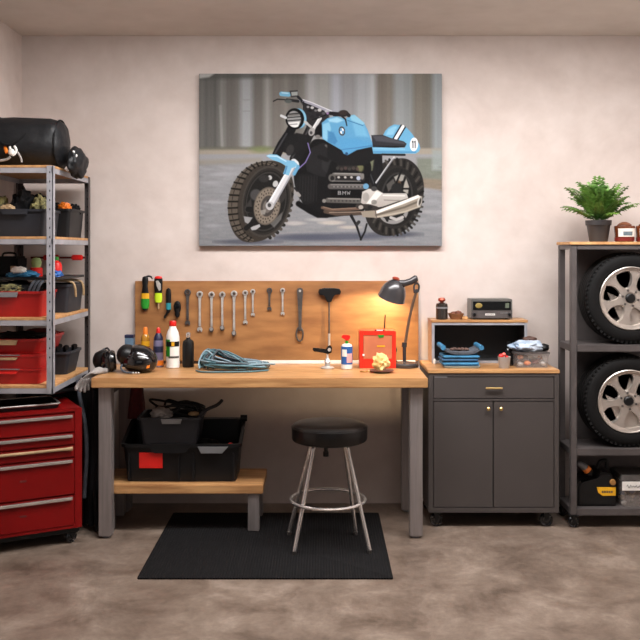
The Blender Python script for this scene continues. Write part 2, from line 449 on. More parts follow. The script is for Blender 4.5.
# rear wheel
poly('D', [(300, 60), (340, 20), (400, 3), (455, 6), (500, 40), (528, 95), (535, 160), (522, 230), (490, 300), (445, 350), (390, 376), (330, 378), (285, 355), (255, 310), (245, 260), (250, 180), (268, 110)], (46, 43, 41), 2, sm=True)
for i in range(34):
    a = -1.9+i*.135
    x, y = 392+140*math.cos(a), 190+187*math.sin(a); x2, y2 = 392+118*math.cos(a+.05), 190+160*math.sin(a+.05)
    line('D', [(x, y), (x2, y2)], 11, (30, 28, 27) if i % 2 else (74, 69, 64), 1.5, .9)
ell('D', (402, 190), 100, 142, (38, 36, 35), 6, 2); ell('D', (402, 192), 78, 122, (58, 56, 55), 6, 2); ell('D', (402, 192), 70, 114, (30, 29, 29), 6, 2)
poly('D', [(388, 92), (415, 78), (440, 84), (432, 110), (400, 122)], (150, 146, 138), 3); poly('D', [(448, 100), (462, 140), (456, 175), (430, 160), (440, 120)], (160, 154, 144), 3)
poly('D', [(350, 130), (385, 100), (395, 130), (360, 165)], (96, 92, 88), 3, .8); ell('D', (408, 130), 16, 22, (96, 70, 52), 0, 3, .9); ell('D', (404, 150), 30, 30, (40, 39, 39), 0, 3)
line('D', [(400, 120), (425, 60)], 10, (30, 29, 30)); line('D', [(430, 150), (462, 150)], 9, (30, 29, 30))
ell('D', (385, 262), 72, 60, (150, 148, 146), -8, 2, .9); ell('D', (380, 250), 64, 52, (34, 33, 33), -8, 2); line('D', [(345, 285), (355, 305)], 12, (40, 38, 38)); line('D', [(420, 270), (440, 295)], 12, (40, 38, 38))
line('D', [(372, 290), (400, 300), (430, 288)], 14, (176, 172, 168), 2)
# frame and rear subframe
poly('D', [(200, -20), (330, -20), (330, 30), (300, 110), (250, 130), (215, 60)], (34, 33, 34), 2)
poly('D', [(262, -10), (292, -10), (282, 60), (262, 70)], (120, 124, 96), 4, .9)
line('D', [(310, -20), (316, 70)], 36, (32, 31, 33)); line('D', [(238, -6), (296, 146)], 22, (30, 30, 32)); line('D', [(244, 4), (292, 132)], 5, (78, 78, 82), 2, .8)
line('D', [(296, 130), (330, 80)], 16, (28, 28, 30)); line('D', [(300, 120), (388, -4)], 8, (200, 200, 202)); line('D', [(300, 126), (384, 4)], 4, (90, 90, 94), 1.3, .8)
# engine mass
poly('C', [(258, 262), (272, 238), (290, 214), (306, 196), (334, 198), (366, 216), (404, 232), (432, 236), (446, 262), (440, 300), (436, 352), (418, 378), (380, 382), (330, 386), (300, 376), (278, 352), (264, 324), (256, 298)], (27, 26, 27), 2, sm=True)
poly('G', [(150, 60), (235, 20), (300, 60), (330, 130), (280, 160), (250, 262), (190, 250), (120, 220), (110, 160)], (40, 39, 40), 3); poly('G', [(225, 110), (290, 150), (262, 235), (225, 200)], (50, 49, 50), 3, .8)
poly('G', [(60, 240), (200, 250), (190, 300), (170, 440), (110, 460), (60, 400), (36, 320)], (33, 32, 33), 4)
for i in range(7): line('G', [(72+i*20, 260), (66+i*20, 430)], 5, (48, 46, 46), 2, .7)
line('G', [(60, 450), (140, 500), (200, 530), (260, 530)], 40, (24, 23, 24), 3); line('G', [(36, 358), (66, 392)], 22, (150, 146, 142), 2); line('G', [(34, 340), (50, 360)], 14, (40, 39, 40), 2)
poly('G', [(330, 90), (480, 100), (510, 180), (480, 215), (340, 200)], (52, 48, 46), 5, .8); ell('G', (500, 195), 22, 30, (128, 128, 84), 0, 5, .8)
line('G', [(255, 40), (300, 70), (330, 120)], 16, (104, 100, 98), 3, .8); ell('G', (320, 128), 14, 12, (140, 136, 132), 0, 2, .8); ell('G', (330, 70), 12, 10, (150, 148, 146), 0, 2, .8)
for i in range(6): ell('G', (338+i*28, 200+i % 2*6), 12, 12, (70+8*(i % 3), 66, 62), 0, 2, .8)
line('G', [(310, 242), (516, 246)], 20, (112, 108, 104), 2); line('G', [(318, 236), (500, 240)], 5, (170, 166, 160), 1.5, .8)
line('G', [(298, 270), (516, 276)], 34, (44, 42, 42), 2); ell('G', (298, 268), 26, 28, (92, 88, 84), 0, 2); ell('G', (300, 270), 14, 16, (40, 38, 38), 0, 2)
for x in (345, 392, 436): ell('G', (x, 264), 9, 8, (186, 180, 174), 0, 2)
ell('G', (486, 270), 15, 15, (168, 178, 200), 0, 2); ell('G', (512, 260), 14, 20, (120, 116, 112), 0, 2); line('G', [(300, 290), (500, 292)], 7, (130, 126, 122), 1.5, .8)
line('G', [(286, 328), (520, 330)], 38, (88, 84, 82), 2); line('G', [(290, 316), (520, 318)], 6, (146, 142, 138), 1.5, .8)
for i in range(8): ell('G', (312+i*27, 330), 6, 6, (128, 124, 120), 0, 1.5, .9)
poly('G', [(290, 352), (500, 354), (498, 406), (296, 404)], (22, 21, 22), 2)
# raised letters on the engine cover: B M W
for seg in ([(342, 384), (342, 362), (358, 363), (358, 372), (344, 373)], [(344, 373), (361, 376), (360, 384), (342, 384)], [(374, 386), (374, 363), (384, 376), (394, 363), (394, 386)], [(404, 362), (409, 384), (415, 370), (421, 384), (426, 362)]):
    line('G', seg, 4.5, (150, 148, 148), 1.2)
line('G', [(270, 426), (494, 430)], 38, (92, 88, 84), 2); line('G', [(272, 414), (494, 418)], 6, (160, 154, 148), 1.5, .8)
for i in range(8): ell('G', (292+i*27, 430), 6, 6, (60, 58, 56), 0, 1.5, .9)
ell('G', (242, 430), 14, 14, (128, 124, 118), 0, 2); line('G', [(260, 452), (480, 462)], 20, (30, 28, 28), 3)
# exhaust headers, gearbox, silencer
line('G', [(228, 478), (290, 496), (400, 492), (490, 486)], 18, (104, 80, 66), 2); line('G', [(236, 472), (300, 488), (480, 478)], 5, (168, 138, 116), 2, .9); line('G', [(250, 505), (330, 522), (460, 518), (640, 516)], 26, (84, 68, 58), 2); line('G', [(280, 512), (460, 508), (600, 500)], 6, (160, 138, 120), 2, .9)
poly('D', [(232, 165), (262, 150), (300, 152), (335, 172), (450, 172), (458, 196), (400, 214), (330, 238), (262, 244), (225, 218)], (198, 193, 186), 2, grad=((168, 160, 152), 150, 240))
poly('D', [(300, 160), (330, 172), (300, 205), (262, 232), (250, 225)], (226, 222, 216), 2); line('D', [(335, 182), (440, 184)], 5, (232, 228, 222), 2, .9); line('D', [(340, 205), (420, 208)], 5, (120, 112, 104), 2, .7)
ell('D', (250, 190), 16, 22, (150, 146, 140), 0, 2, .8); ell('D', (290, 150), 15, 12, (70, 68, 68), 0, 2); ell('D', (250, 138), 14, 14, (92, 150, 190), 0, 2)
ell('D', (290, 215), 14, 12, (120, 116, 110), 0, 2, .8); line('D', [(210, 235), (262, 235), (300, 246)], 22, (60, 54, 50), 2); ell('D', (225, 240), 12, 10, (170, 160, 150), 0, 2); ell('D', (270, 240), 12, 9, (40, 38, 38), 0, 2)
poly('D', [(225, 262), (300, 256), (420, 212), (505, 180), (522, 190), (526, 215), (516, 238), (450, 264), (380, 282), (300, 292), (235, 288)], (150, 138, 122), 2)
poly('D', [(300, 258), (420, 214), (505, 181), (520, 190), (430, 226), (300, 272)], (236, 232, 224), 3); line('D', [(310, 264), (430, 216), (508, 186)], 6, (250, 248, 244), 2); line('D', [(300, 278), (440, 240), (518, 208)], 9, (96, 86, 76), 3, .85); line('D', [(300, 288), (440, 262), (515, 236)], 6, (196, 184, 164), 3, .8)
ell('D', (514, 212), 11, 26, (206, 200, 190), 14, 2); ell('D', (516, 212), 6, 19, (70, 64, 58), 14, 2); line('D', [(296, 254), (302, 292)], 6, (96, 86, 78), 2, .8)
# side stand
line('D', [(178, 282), (204, 330), (226, 398)], 15, (34, 33, 35), 1.5, w1=8); line('D', [(224, 398), (244, 360), (254, 322)], 9, (34, 33, 35), 1.5); line('D', [(205, 322), (215, 312)], 16, (50, 48, 48), 2)
# front wheel
poly('K', [(300, 30), (345, 15), (400, 15), (440, 35), (470, 80), (485, 130), (484, 190), (468, 250), (440, 300), (405, 350), (350, 394), (290, 410), (235, 405), (195, 370), (170, 310), (163, 250), (170, 190), (190, 140), (220, 90), (260, 50)], (64, 57, 50), 2, sm=True)
for i in range(21):            # blocks of the off-road tread
    a = 1.75+i*.165
    ca, sa = math.cos(a), math.sin(a)
    def ep(rx, ry, a_): return (322+rx*math.cos(a_)+.10*ry*-math.sin(a_), 214+ry*math.sin(a_))
    poly('K', [ep(160, 198, a-.062), ep(160, 198, a+.058), ep(112, 184, a+.055), ep(112, 184, a-.06)], (98, 88, 77), 1.6, .95)
    line('K', [ep(157, 196, a+.085), ep(112, 180, a+.085)], 9, (32, 28, 26), 2, .95)
    line('K', [ep(140, 192, a-.04), ep(140, 192, a+.04)], 4, (44, 40, 36), 1.4, .8)
for i in range(15):
    a = -.75+i*.14
    x, y = 338+139*math.cos(a)-18*math.sin(a), 213+188*math.sin(a)
    line('K', [(x, y), (340+122*math.cos(a+.04)-18*math.sin(a), 214+172*math.sin(a+.04))], 16, (84, 76, 68) if i % 2 else (38, 35, 32), 1.6, .95)
ell('K', (352, 212), 120, 176, (50, 46, 43), 11, 2); ell('K', (352, 212), 120, 176, (78, 72, 66), 11, 2, .7, ring=8)
ell('K', (352, 212), 104, 152, (36, 34, 33), 11, 2); ell('K', (350, 212), 98, 146, (64, 61, 58), 11, 2, .9, ring=5)
poly('K', [(272, 338), (318, 322), (322, 334), (300, 350), (280, 352)], (170, 170, 172), 2); poly('K', [(240, 284), (284, 290), (262, 322), (246, 312)], (148, 148, 150), 2); poly('K', [(244, 240), (276, 196), (284, 258), (262, 268), (246, 262)], (60, 57, 55), 3)
poly('K', [(370, 320), (420, 272), (432, 262), (424, 300), (390, 340)], (120, 118, 116), 3, .7); ell('K', (300, 180), 28, 28, (78, 76, 76), 0, 4, .9)
line('K', [(332, 280), (252, 342)], 24, (34, 32, 32), 2); line('K', [(262, 250), (300, 252)], 26, (32, 31, 31), 2); ell('K', (368, 96), 11, 11, (188, 188, 186), 0, 2); ell('K', (340, 100), 26, 18, (52, 50, 49), 0, 3); ell('K', (396, 126), 13, 16, (184, 184, 182), 20, 2)
ell('K', (355, 234), 64, 93, (132, 119, 104), 12, 2); ell('K', (355, 234), 64, 93, (96, 86, 76), 12, 2, .9, ring=4)
for i in range(22):
    a = i*2*PI/22
    for r in (.84, .68): ell('K', (355+64*r*math.cos(a+r)-14*r*math.sin(a+r), 234+93*r*math.sin(a+r)), 3.2, 4.2, (70, 62, 56), 0, 1.3, .9)
ell('K', (358, 234), 34, 52, (72, 66, 62), 12, 2); ell('K', (356, 236), 22, 32, (110, 102, 96), 12, 2); ell('K', (362, 215), 10, 14, (52, 48, 46), 0, 2); poly('K', [(322, 255), (350, 250), (345, 275), (326, 276)], (150, 145, 138), 2, .8)
ell('K', (430, 190), 14, 30, (58, 54, 52), 20, 3, .9)
# forks
line('C', [(214, 232), (226, 208), (244, 182), (252, 166)], 22, (30, 29, 31), 2); line('C', [(209, 230), (238, 182)], 4, (74, 72, 76), 2, .8)
line('C', [(258, 244), (284, 200), (304, 158)], 26, (32, 31, 32), 2); line('C', [(252, 240), (276, 200), (296, 164)], 4, (80, 78, 80), 2, .8)
poly('C', [(236, 190), (262, 180), (292, 186), (284, 214), (252, 236), (228, 226)], (34, 33, 34), 3); ell('C', (246, 222), 9, 14, (54, 52, 52), 20, 2)
line('K', [(368, 236), (486, 32)], 34, (206, 206, 209), 1.6, w1=30); line('K', [(360, 224), (474, 30)], 7, (246, 246, 248), 2, .9); line('K', [(382, 240), (494, 44)], 8, (148, 148, 154), 2, .9)
ell('K', (368, 232), 20, 20, (178, 176, 176), 0, 2); ell('K', (366, 230), 9, 10, (70, 68, 68), 0, 2); line('K', [(486, 22), (494, 30)], 36, (214, 214, 216), 2); line('K', [(474, 14), (500, 30)], 6, (120, 118, 120), 1.5)
line('C', [(290, 205), (296, 228), (284, 252), (262, 272)], 2.4, (128, 112, 176), 1.2)
# front mudguard
poly('C', [(187, 236), (197, 232), (214, 233), (228, 242), (240, 247), (256, 248), (266, 258), (258, 264), (250, 266), (243, 284), (229, 280), (236, 260), (222, 252), (204, 246)], (110, 178, 216), 1.4, sm=False)
line('C', [(192, 236), (214, 237), (236, 249)], 3, (176, 216, 238), 1.5); line('C', [(238, 262), (233, 279)], 4, (70, 132, 178), 1.5); line('C', [(256, 280), (266, 262)], 8, (90, 160, 204), 1.5)
# cockpit clutter, handlebar
poly('A', [(520, 160), (600, 180), (660, 210), (660, 300), (625, 330), (560, 320), (545, 260), (548, 200)], (52, 50, 52), 4); poly('E', [(235, 130), (380, 190), (370, 250), (300, 290), (262, 260), (240, 190)], (48, 46, 48), 3)
line('E', [(212, 110), (290, 135), (370, 170), (470, 205)], 20, (158, 158, 172), 1.5); line('E', [(220, 104), (300, 130), (440, 190)], 6, (222, 222, 228), 1.5); line('E', [(220, 122), (300, 160), (380, 200)], 8, (40, 38, 42), 1.5)
for (x, y, r, c) in ((300, 165, 12, (190, 188, 188)), (325, 185, 10, (120, 118, 120)), (352, 182, 14, (196, 194, 192)), (380, 205, 12, (90, 88, 92)), (285, 185, 14, (36, 35, 37)), (400, 190, 12, (180, 180, 186)), (340, 215, 14, (38, 36, 40)), (300, 230, 16, (42, 40, 42)), (410, 205, 10, (158, 120, 170)), (270, 160, 10, (150, 148, 150))):
    ell('E', (x, y), r, r*.8, c, 0, 1.6)
line('E', [(430, 205), (530, 215)], 26, (34, 32, 34), 2); ell('E', (525, 205), 32, 22, (46, 40, 40), 0, 2); ell('E', (520, 196), 16, 9, (108, 100, 98), 0, 2)
line('E', [(306, 318), (356, 240)], 24, (208, 208, 208), 1.6); line('E', [(300, 312), (348, 238)], 6, (246, 246, 246), 1.5, .9); ell('E', (296, 335), 22, 30, (164, 160, 158), 20, 2); ell('E', (292, 342), 10, 12, (70, 68, 70), 0, 2); line('E', [(252, 268), (290, 300)], 16, (180, 176, 172), 2); ell('E', (350, 330), 30, 46, (26, 25, 27), 10, 3); ell('E', (340, 368), 18, 12, (120, 116, 114), 0, 2)
line('E', [(82, 68), (132, 72)], 32, (108, 178, 216), 1.6); line('E', [(86, 60), (128, 64)], 8, (176, 220, 240), 1.5); line('E', [(24, 120), (52, 106), (100, 108), (140, 122)], 8, (36, 35, 37), 1.3); line('E', [(120, 110), (200, 120)], 20, (44, 42, 44), 1.5); ell('E', (130, 120), 26, 13, (88, 94, 92), 0, 2)
poly('E', [(138, 46), (196, 42), (202, 88), (150, 92)], (62, 60, 62), 1.5); poly('E', [(150, 56), (196, 52), (196, 78), (154, 82)], (160, 164, 160), 1.5); line('E', [(200, 90), (225, 115)], 18, (40, 40, 44), 1.5)
line('E', [(240, 120), (236, 180), (250, 240)], 6, (30, 30, 32), 1.3); line('E', [(400, 215), (340, 240), (300, 250)], 8, (30, 30, 32), 1.3)
# headlight
ell('E', (205, 240), 54, 70, (96, 166, 208), -8, 1.6); ell('E', (222, 236), 34, 58, (142, 202, 230), -8, 2, .6); ell('E', (176, 244), 66, 74, (26, 25, 27), -6, 1.6); ell('E', (170, 246), 50, 58, (150, 150, 150), -6, 2)
poly('E', [(128, 270), (212, 262), (200, 300), (166, 308), (138, 298)], (232, 232, 230), 2); poly('E', [(128, 208), (196, 196), (212, 220), (130, 226)], (120, 118, 116), 2)
for y in (208, 232, 254): line('E', [(118, y+4), (220, y-4)], 7, (40, 39, 40), 1.4)
line('E', [(140, 284), (192, 280)], 8, (120, 120, 122), 2, .8); ell('E', (176, 244), 66, 74, (20, 20, 22), -6, 1.4, 1, ring=12)
line('E', [(80, 222), (112, 236)], 18, (206, 208, 210), 1.6); line('E', [(250, 266), (262, 276)], 20, (186, 186, 184), 1.6)
# tank
poly('B', [(60, 350), (158, 414), (205, 390), (290, 374), (310, 430), (240, 470), (120, 470), (60, 430)], (32, 31, 32), 3)
tank = [(33, 262), (60, 240), (104, 229), (148, 244), (172, 226), (192, 222), (240, 262), (258, 296), (287, 376), (205, 394), (158, 420), (140, 412), (132, 396), (62, 356), (36, 338)]
poly('B', tank, (92, 168, 214), 1.5, grad=((78, 152, 204), 240, 400))
poly('B', [(38, 268), (70, 258), (78, 290), (70, 330), (58, 352), (38, 336)], (128, 196, 230), 3); poly('B', [(62, 300), (92, 310), (110, 352), (96, 368), (62, 352)], (60, 130, 184), 4, .9); poly('B', [(64, 246), (108, 234), (140, 250), (108, 262), (70, 256)], (156, 212, 238), 4, .9)
poly('B', [(110, 330), (200, 340), (276, 362), (284, 376), (205, 392), (160, 416), (134, 394)], (76, 156, 210), 5, .9); poly('B', [(180, 250), (240, 276), (262, 330), (200, 326)], (110, 184, 224), 6, .8); line('B', [(130, 392), (205, 384), (284, 372)], 4, (52, 112, 164), 2, .8)
poly('B', [(168, 228), (196, 224), (244, 264), (234, 272), (180, 250)], (128, 196, 228), 2); line('B', [(160, 250), (236, 276)], 4, (54, 116, 164), 1.5, .9)
line('B', [(92, 224), (128, 226), (150, 246), (156, 276)], 12, (44, 40, 44), 1.5, w1=5); line('B', [(100, 222), (150, 212), (166, 226)], 18, (44, 40, 42), 2); ell('B', (138, 212), 22, 12, (62, 52, 50), 0, 2); ell('B', (155, 412), 7, 7, (36, 70, 110), 0, 1.5)
# tank roundel
ell('B', (132, 302), 16, 23, (22, 22, 26), -8, 1.2); ell('B', (132, 302), 10.5, 16, (236, 238, 240), -8, 1.1); poly('B', [(122, 290), (132, 287), (132, 302), (122, 304)], (84, 154, 206), 1); poly('B', [(132, 302), (142, 300), (141, 314), (132, 318)], (84, 154, 206), 1); ell('B', (132, 302), 16, 23, (226, 228, 230), -8, 1, .5, ring=1.5)
# tail cowl, seat
poly('B', [(334, 322), (346, 300), (364, 282), (388, 270), (428, 274), (452, 288), (476, 314), (512, 366), (517, 386), (510, 402), (494, 412), (286, 412), (280, 380), (440, 384), (450, 366)], (98, 174, 218), 1.4)
poly('B', [(360, 292), (388, 278), (404, 280), (384, 320), (348, 322)], (136, 200, 232), 3, .8); line('B', [(290, 404), (494, 405)], 7, (66, 138, 190), 2, .9); line('B', [(290, 388), (440, 390)], 4, (146, 206, 234), 2, .8)
line('B', [(380, 350), (424, 276)], 11, (28, 28, 34), 1.1); line('B', [(400, 350), (440, 284)], 11, (28, 28, 34), 1.1); line('B', [(390, 350), (432, 280)], 15, (240, 240, 242), 1.2)
poly('B', [(276, 322), (330, 320), (372, 336), (436, 352), (450, 364), (442, 380), (392, 384), (284, 380)], (54, 54, 60), 1.6); poly('B', [(282, 326), (330, 325), (440, 358), (440, 366), (300, 350)], (84, 84, 92), 4, .8); line('B', [(290, 376), (438, 378)], 5, (30, 30, 34), 1.6)
ell('B', (486, 367), 20, 33, (242, 242, 244), 4, 1.3); line('B', [(477, 356), (481, 350), (481, 384)], 4.2, (24, 24, 28), 1.1); line('B', [(488, 356), (492, 350), (492, 384)], 4.2, (24, 24, 28), 1.1)
line('B', [(330, 416), (440, 418)], 10, (34, 33, 35), 2); line('D', [(20, -6), (60, 10)], 20, (30, 29, 30), 3)
ell('G', (400, 96), 8, 8, (40, 80, 120), 0, 1.5)
IMG += prr.randn(NY, NX, 1)*2.2
lum_ = IMG.mean(-1, keepdims=True); IMG = lum_+(IMG-lum_)*.80; IMG = np.clip(128+(IMG*.86-128)*1.06, 0, 255)
CY0 = WY-.042
cx0, cx1, cz0, cz1 = X(199, CY0), X(442, CY0), Z(246, CY0), Z(73.5, CY0)
canvas = thing('canvas_print', 'large unframed canvas photograph of a blue cafe racer motorcycle hung on the wall', 'picture', ((cx0+cx1)/2, WY, cz0))
edge = mat('canvas_edge', (118, 116, 116), .8, 0, .08, 20)
b = BM(); box(b, cx0, cx1, CY0+.0012, WY, cz0, cz1, .003); obj('stretched_canvas', b, edge, canvas)
# fine grid carrying the printed colours
gx = np.linspace(cx0+.0015, cx1-.0015, NX); gz = np.linspace(cz1-.0015, cz0+.0015, NY)
co_ = np.empty((NY, NX, 3)); co_[..., 0] = gx[None, :]; co_[..., 1] = CY0; co_[..., 2] = gz[:, None]
co_ -= np.array(canvas.location)
me = bpy.data.meshes.new('printed_picture')
idx = np.arange(NX*NY).reshape(NY, NX)
q = np.stack([idx[:-1, :-1], idx[1:, :-1], idx[1:, 1:], idx[:-1, 1:]], -1).reshape(-1, 4)
me.vertices.add(NX*NY); me.vertices.foreach_set('co', co_.ravel())
me.loops.add(q.size); me.loops.foreach_set('vertex_index', q.ravel().astype(np.int32))
me.polygons.add(len(q)); me.polygons.foreach_set('loop_start', np.arange(0, q.size, 4, dtype=np.int32))
me.update(calc_edges=True); me.validate()
at_ = me.color_attributes.new('print', 'FLOAT_COLOR', 'POINT')
ln = IMG/255.0; ln = np.where(ln <= .04045, ln/12.92, ((ln+.055)/1.055)**2.4)
at_.data.foreach_set('color', np.concatenate([ln, np.ones((NY, NX, 1))], -1).astype(np.float32).ravel())
pm = bpy.data.materials.new('canvas_ink'); pm.use_nodes = True
an = pm.node_tree.nodes.new('ShaderNodeAttribute'); an.attribute_name = 'print'
pb = pm.node_tree.nodes['Principled BSDF']; pm.node_tree.links.new(an.outputs['Color'], pb.inputs['Base Color'])
pb.inputs['Roughness'].default_value = .7; pb.inputs['Specular IOR Level'].default_value = .08
o = bpy.data.objects.new('printed_picture', me); COL.objects.link(o); me.materials.append(pm); o.parent = canvas
# ------------------------------------------------------------------ left shelving unit
SY0, SY1 = 4.75, 5.52; SX0, SX1 = -1.895, -1.441; PW = .035
SH = [2.079, 1.693, 1.253, .886]
sh = thing('shelving_unit', 'tall steel shelving unit with four wooden shelves in the left corner', 'shelving', ((SX0+SX1)/2, SY1, 0))
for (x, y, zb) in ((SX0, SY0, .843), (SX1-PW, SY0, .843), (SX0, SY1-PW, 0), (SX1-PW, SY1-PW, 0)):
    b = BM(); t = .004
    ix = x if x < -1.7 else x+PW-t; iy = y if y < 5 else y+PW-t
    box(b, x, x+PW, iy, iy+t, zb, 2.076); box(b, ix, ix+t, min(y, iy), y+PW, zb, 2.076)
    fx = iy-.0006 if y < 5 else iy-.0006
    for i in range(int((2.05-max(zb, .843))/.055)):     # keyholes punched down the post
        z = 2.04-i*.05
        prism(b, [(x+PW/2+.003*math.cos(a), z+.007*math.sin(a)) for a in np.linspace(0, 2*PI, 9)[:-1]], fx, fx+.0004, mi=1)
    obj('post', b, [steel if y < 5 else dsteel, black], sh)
for z in SH:
    b = BM(); box(b, SX0+.006, SX1-.006, SY0+.005, SY1-.005, z-.014, z, .002)
    s = obj('shelf_board', b, endwood, sh)
    b = BM(); zz = z-.0145
    for (x0, x1, y0, y1) in ((SX0+.005, SX1-.005, SY0+.004, SY0+.010), (SX0+.005, SX1-.005, SY1-.010, SY1-.004), (SX0+.004, SX0+.010, SY0, SY1), (SX1-.010, SX1-.004, SY0, SY1)):
        box(b, x0, x1, y0, y1, zz-.028, zz, .001)
    obj('shelf_beam', b, steel, s)
for x in (SX0+.02, SX1-.03):      # arms under the lowest shelf carry its front edge back to the rear posts
    b = BM(); tube(b, [(x, SY0+.05, .842), (x, SY1-.05, .765), (x, SY1-.02, .76)], .012, 8); obj('support_arm', b, black, sh)

# duffel bag on the top shelf
dz = SH[0]
bag = thing('duffel_bag', 'black cylindrical duffel bag lying on the top shelf', 'bag', (-1.7, 4.97, dz))
b = BM(); R0 = .143; rr = []; L0, L1 = -2.03, -1.425
for i, (t, k) in enumerate(((0, .0), (0, .55), (.006, .86), (.03, .97), (.10, 1), (.3, 1.06), (.5, 1.05), (.68, 1.05), (.84, 1.03), (.90, 1.0), (.935, .97), (.945, .93), (.97, .80), (.99, .5), (1, 0))):
    ring = []
    for j in range(40):
        a = 2*PI*j/40
        q = k*(1+.11*noise.noise(Vector((t*7, 2*math.cos(a), 2*math.sin(a)))))
        y, z = R0*1.04*q*math.cos(a), R0*q*math.sin(a)*1.0
        if i in range(2, 12): z = max(z, -R0*.93)
        ring.append(Vector((L0+(L1-L0)*t, 4.97+y, dz+R0*.93+z+.001)))
    rr.append(ring)
rings(b, rr); obj('bag_body', b, nylon, bag, .8)
xe = L0+(L1-L0)*.94
b = BM(); tube(b, [(xe, 4.97+R0*1.0*math.cos(a), dz+.002+R0*.93+max(R0*.955*math.sin(a), -R0*.90)) for a in np.linspace(0, 2*PI, 41)[:-1]], .005, 6, closed=True); obj('end_seam', b, bmatte, bag)
b = BM()
for x in (-1.80,):
    pts = [(x, 4.97+R0*1.075*math.cos(a), dz+R0*.94+R0*1.045*math.sin(a)) for a in np.linspace(-.3, PI*1.25, 24)]
    tube(b, pts, .006, 6)
tube(b, curve([(-1.80, 4.845, dz+.20), (-1.76, 4.815, dz+.14), (-1.70, 4.805, dz+.115), (-1.64, 4.815, dz+.15), (-1.60, 4.845, dz+.2)], 6), .007, 6)
obj('carry_strap', b, bmatte, bag)
b = BM(); blob(b, (-1.378, 5.0, dz+.035), (.046, .135, .085), .22, 1.8, 4, 3); obj('side_pouch', b, nylon, bag, 1.2)
b = BM()
for (x, y, z) in ((-1.368, 4.886, .085), (-1.355, 4.892, .065), (-1.360, 4.885, .04), (-1.385, 4.877, .01), (-1.40, 4.882, -.015)): blob(b, (x, y, dz+z), (.008, .005, .009), 0, 1, 1)
obj('reflective_stud', b, white, bag)
b = BM()
tube(b, curve([(-1.70, 4.82, dz+.115), (-1.69, 4.808, dz+.085), (-1.675, 4.805, dz+.06), (-1.66, 4.81, dz+.085), (-1.672, 4.815, dz+.11)], 6), .007, 6)
blob(b, (-1.685, 4.805, dz+.075), (.018, .012, .02), .3, 3, 2, 4); obj('metal_buckle', b, white, bag)
b = BM(); tube(b, curve([(-1.725, 4.822, dz+.105), (-1.718, 4.812, dz+.09), (-1.71, 4.81, dz+.07)], 5), .010, 6); obj('orange_tab', b, orange, bag)
b = BM(); tube(b, curve([(-1.82, 4.83, dz+.06), (-1.77, 4.812, dz+.032), (-1.715, 4.805, dz+.034), (-1.69, 4.802, dz+.05)], 6), .007, 6); tube(b, curve([(-1.652, 4.81, dz+.075), (-1.635, 4.808, dz+.045), (-1.63, 4.81, dz+.02)], 5), .006, 6); obj('grey_strap', b, greycl, bag)

# bins on the second shelf
def latch_tub(name, label, cat, x0, x1, y0, y1, z0, z1, m, hm, loc=None, **k):
    t = thing(name, label, cat, ((x0+x1)/2, (y0+y1)/2, z0))
    b = BM(); tub(b, x0, x1, y0, y1, z0, z1, **k); obj('tub_body', b, m, t)
    if hm:
        hx, hw, hz = hm[1], hm[2], z1-.004
        b = BM()
        prism(b, [(hx-hw, hz), (hx+hw, hz), (hx+hw-.008, hz-.028), (hx-hw+.008, hz-.028)], y0-.010, y0-.0005, bev=.002)
        obj('handle', b, hm[0], t)
    return t
z = SH[1]+.001
latch_tub('storage_bin', 'charcoal plastic bin of camouflage gear at the front of the second shelf', 'bin', -1.885, -1.497, 4.79, 5.10, z, z+.150, grbin, (grbin, -1.66, .075))
latch_tub('storage_bin', 'dark grey bin standing behind the charcoal bin on the second shelf', 'bin', -1.885, -1.452, 5.13, 5.455, z, z+.168, dkbin, None)
def cloth(name, c, rad, m, label, cat, seed, amp=.5, fr=3.2, flat=None, group=None):
    b = BM(); blob(b, c, rad, amp*.85, fr, 4, seed, flat)
    for v in b.verts:        # cloth pressed against the walls of whatever holds it
        for i in (0, 1): v.co[i] = min(max(v.co[i], c[i]-rad[i]*1.05), c[i]+rad[i]*1.05)
        v.co.z = max(v.co.z, c[2]-rad[2]*1.02)
    return solo(name, b, m, label, cat, group, 1.3)
cloth('camouflage_cloth', (-1.795, 4.92, z+.135), (.075, .085, .085), camo, 'olive camouflage cloth bundled at the left of the charcoal bin on the second shelf', 'cloth', 2)
cloth('tan_glove', (-1.72, 4.85, z+.150), (.040, .030, .026), tan, 'tan leather glove at the front of the charcoal bin on the second shelf', 'glove', 41)
cloth('black_cloth', (-1.665, 4.95, z+.145), (.065, .10, .115), bmatte, 'black cloth heaped in the middle of the charcoal bin on the second shelf', 'cloth', 3)
cloth('camouflage_cloth', (-1.565, 4.93, z+.14), (.048, .085, .08), camo, 'olive camouflage cloth at the right of the charcoal bin beside the steel post', 'cloth', 5)
cloth('black_cloth', (-1.70, 5.27, z+.14), (.14, .10, .10), bmatte, 'black cloth filling the dark bin at the back of the second shelf', 'cloth', 6)
cloth('orange_cloth', (-1.51, 5.21, z+.172), (.035, .045, .035), orange, 'small orange cloth poking out of the dark bin on the second shelf', 'cloth', 7)
cloth('black_glove', (-1.50, 5.36, z+.165), (.04, .05, .04), bmatte, 'black glove over the rear rim of the dark bin on the second shelf', 'glove', 8)

